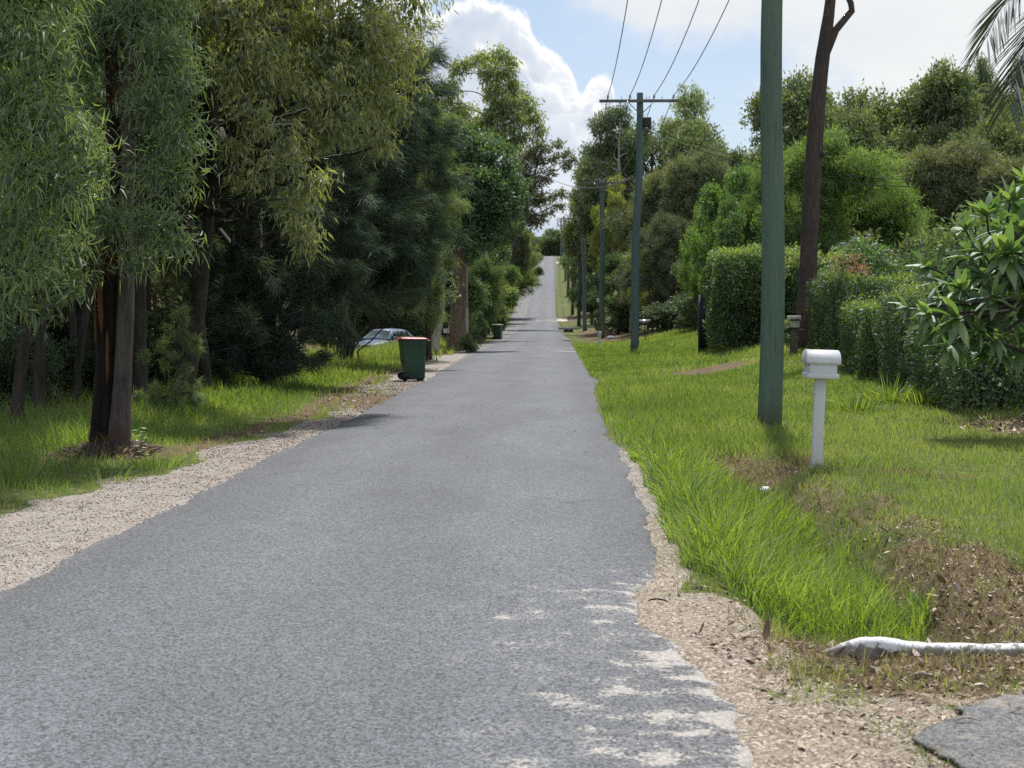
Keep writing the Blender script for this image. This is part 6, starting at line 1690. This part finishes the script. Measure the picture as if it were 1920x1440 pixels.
for u, v, d, sc, n, ax in wh:
    c = np.array(rel(px(u, v, d), base)); ax = unit(np.array(ax, float))
    s0 = c - ax * .25; acc.tube(np.vstack([limb_path((QT[-6 if c[2] > 1.2 else -14]), s0, rng, 6, .12), c]), list(np.linspace(.032, .014, 6)) + [.012], 7)
    e1 = unit(np.cross(ax, (0, 0, 1.) if abs(ax[2]) < .9 else (1., 0, 0))); e2 = np.cross(ax, e1)
    for k in range(n):
        if nl >= 290: break
        a_ = k * 2.399 + rng.normal(0, .15); tilt = .25 + .95 * (1 - k / n) + rng.normal(0, .1)
        dr_ = unit(ax * math.cos(tilt) + (e1 * math.cos(a_) + e2 * math.sin(a_)) * math.sin(tilt) + np.array((0, 0, .06)))
        side = unit(np.cross(np.array((0, 0, 1.)) + rng.normal(0, .25, 3), dr_)); upv = np.cross(dr_, side)
        L = (.40 if k < n * .7 else .28) * sc * rng.uniform(.85, 1.15)
        M = Matrix(((dr_[0] * L, side[0] * L, upv[0] * L, c[0] - ax[0] * .02 * k / n), (dr_[1] * L, side[1] * L, upv[1] * L, c[1]), (dr_[2] * L, side[2] * L, upv[2] * L, c[2] - ax[2] * .04), (0, 0, 0, 1)))
        o = link('leaf', LEAVES[int(rng.integers(9))], t); o.matrix_local = M; nl += 1
obj('branch', acc, M_bark_g, t, smooth=True)
g_ = np.random.default_rng(77); Ps, Ds = [], []
for u, v, d in [(1850, 520, 18.3), (1900, 500, 18.2), (1800, 570, 18.1), (1880, 430, 18.6), (1920, 400, 18.6), (1840, 610, 18.2), (1760, 610, 18.2), (1900, 590, 18.2), (1930, 520, 18.3), (1820, 480, 18.6), (1770, 530, 18.7), (1960, 420, 18.4), (1870, 660, 18.3), (1935, 640, 18.3), (1790, 640, 18.4)]:
    c = np.array(rel(px(u, v, d), base)); dd = unit(g_.normal(size=(44, 3)) + np.array((0, -.3, .2))); Ps.append(c + dd * .06); Ds.append(dd)
P, D = np.vstack(Ps), np.vstack(Ds); N = len(P)
V, Q, T, k = blades(P, D, .36 * g_.uniform(.7, 1.2, N), .085, 'sickle', .3, None, g_)
tag(link('leaf_mass', mk_mesh('leaf_mass', V, Q, T, False, {'rnd': np.repeat(g_.uniform(0, .7, N), k)}, M_big), t), kind='stuff')

# --- palm whose frond tips hang into the top right corner
M_palm = leaf_mat('palm_leaflets', [(.016, .030, .014), (.026, .044, .018), (.04, .06, .026)], .25, .14, .3, tint=False)
pb = px(2130, 800, 14.2); base = np.array((pb[0], 14.2, float(gz(pb[0], 14.2))))
t = thing('palm_tree', 'palm just outside the top right corner with drooping fronds of narrow leaflets', 'palm', base)
top_ = np.array(rel(px(2110, -120, 14.2), base))
acc, _q = trunk_acc([(0, 0, -.1), (.1, 0, 2), (0, 0, 3.6), tuple(top_)], [.16, .13, .12, .12], 12, .03, 4); obj('trunk', acc, M_greywood, t, smooth=True)
fr = [((1990, -90, 14.1), (1900, -60, 14.0), (1850, 70, 13.9)), ((2010, -60, 13.5), (1935, 10, 13.4), (1890, 190, 13.3)), ((2000, -30, 13.9), (1945, 60, 13.7), (1925, 170, 13.6)), ((2040, -260, 14.3), (1950, -220, 14.4), (1890, -90, 14.5)), ((2200, -200, 14), (2290, -120, 14), (2330, 50, 14)), ((2120, -280, 13), (2120, -200, 12.2), (2110, 0, 11.8)),
      ((2120, -280, 15.5), (2130, -220, 16.3), (2140, -40, 16.8)), ((2200, -300, 14.6), (2300, -330, 15), (2380, -200, 15.4)), ((2060, -10, 14), (2010, 120, 13.9), (1990, 260, 13.8))]
for k, f3 in enumerate(fr):
    C = np.array([top_] + [rel(px(*q), base) for q in f3]); s_ = np.linspace(0, 1, 24)[:, None]
    B_ = C[0] * (1 - s_) ** 3 + 3 * C[1] * s_ * (1 - s_) ** 2 + 3 * C[2] * s_ ** 2 * (1 - s_) + C[3] * s_ ** 3
    acc = Acc(); acc.tube(B_, np.linspace(.022, .004, 24), 5)
    Tn = unit(np.gradient(B_, axis=0)); m_ = 52; idx = np.linspace(2, 22.9, m_); i0 = idx.astype(int); f = (idx - i0)[:, None]
    P0 = B_[i0] * (1 - f) + B_[np.minimum(i0 + 1, 23)] * f; T0 = Tn[i0]
    sd_ = unit(np.cross(T0, (0, 0, 1.)))
    for sg in (-1, 1):
        D = unit(T0 * .75 + sd_ * sg * .8 + rng.normal(size=(m_, 3)) * .07 + np.array((0, 0, -.22)))
        L = .58 * np.sin(np.linspace(.35, 2.8, m_)) ** .5 + .08
        V, Q, T, kk = blades(P0, D, L, .020, 'sickle', .14, None, rng, unit(np.cross(D, sd_ * .2 + np.array((0, 0, 1.)))))
        acc.add(V, Q, T, np.repeat(rng.uniform(size=m_), kk))
    obj('frond', acc, M_palm, t)

# two-leaf weed with pale leaves in front of the charred tree
p = base_at(262, 842, 15.3); t = thing('weed', 'small pale-leaved weed standing in the grass right of the burnt trunk', 'weed', p)
g_ = np.random.default_rng(9); n = 14; zz = np.linspace(.08, .36, n); a_ = np.arange(n) * 2.4
P = np.stack([.02 * np.sin(zz * 9), np.zeros(n), zz], 1); D = unit(np.stack([np.cos(a_), np.sin(a_), np.full(n, .25)], 1))
V, Q, T, k = blades(P, D, .10, .05, 'diamond', .3, None, g_, unit(np.cross(D, (0, 0, 1.)))); M_weed = leaf_mat('pale_weed_leaves', [(.14, .24, .09), (.30, .40, .22)], .35, .12, .35, tint=False)
link('leaves', mk_mesh('leaves', V, Q, T, False, {'rnd': np.repeat(g_.uniform(size=n), k)}, M_weed), t)
acc = Acc(); acc.tube([(0, 0, -.02), (.01, 0, .18), (.02, 0, .37)], [.004, .003, .002], 5); obj('stem', acc, M_grass, t)

print('tris', sum(len(m_.polygons) * 1.8 for m_ in bpy.data.meshes), 'objects', len(bpy.data.objects))
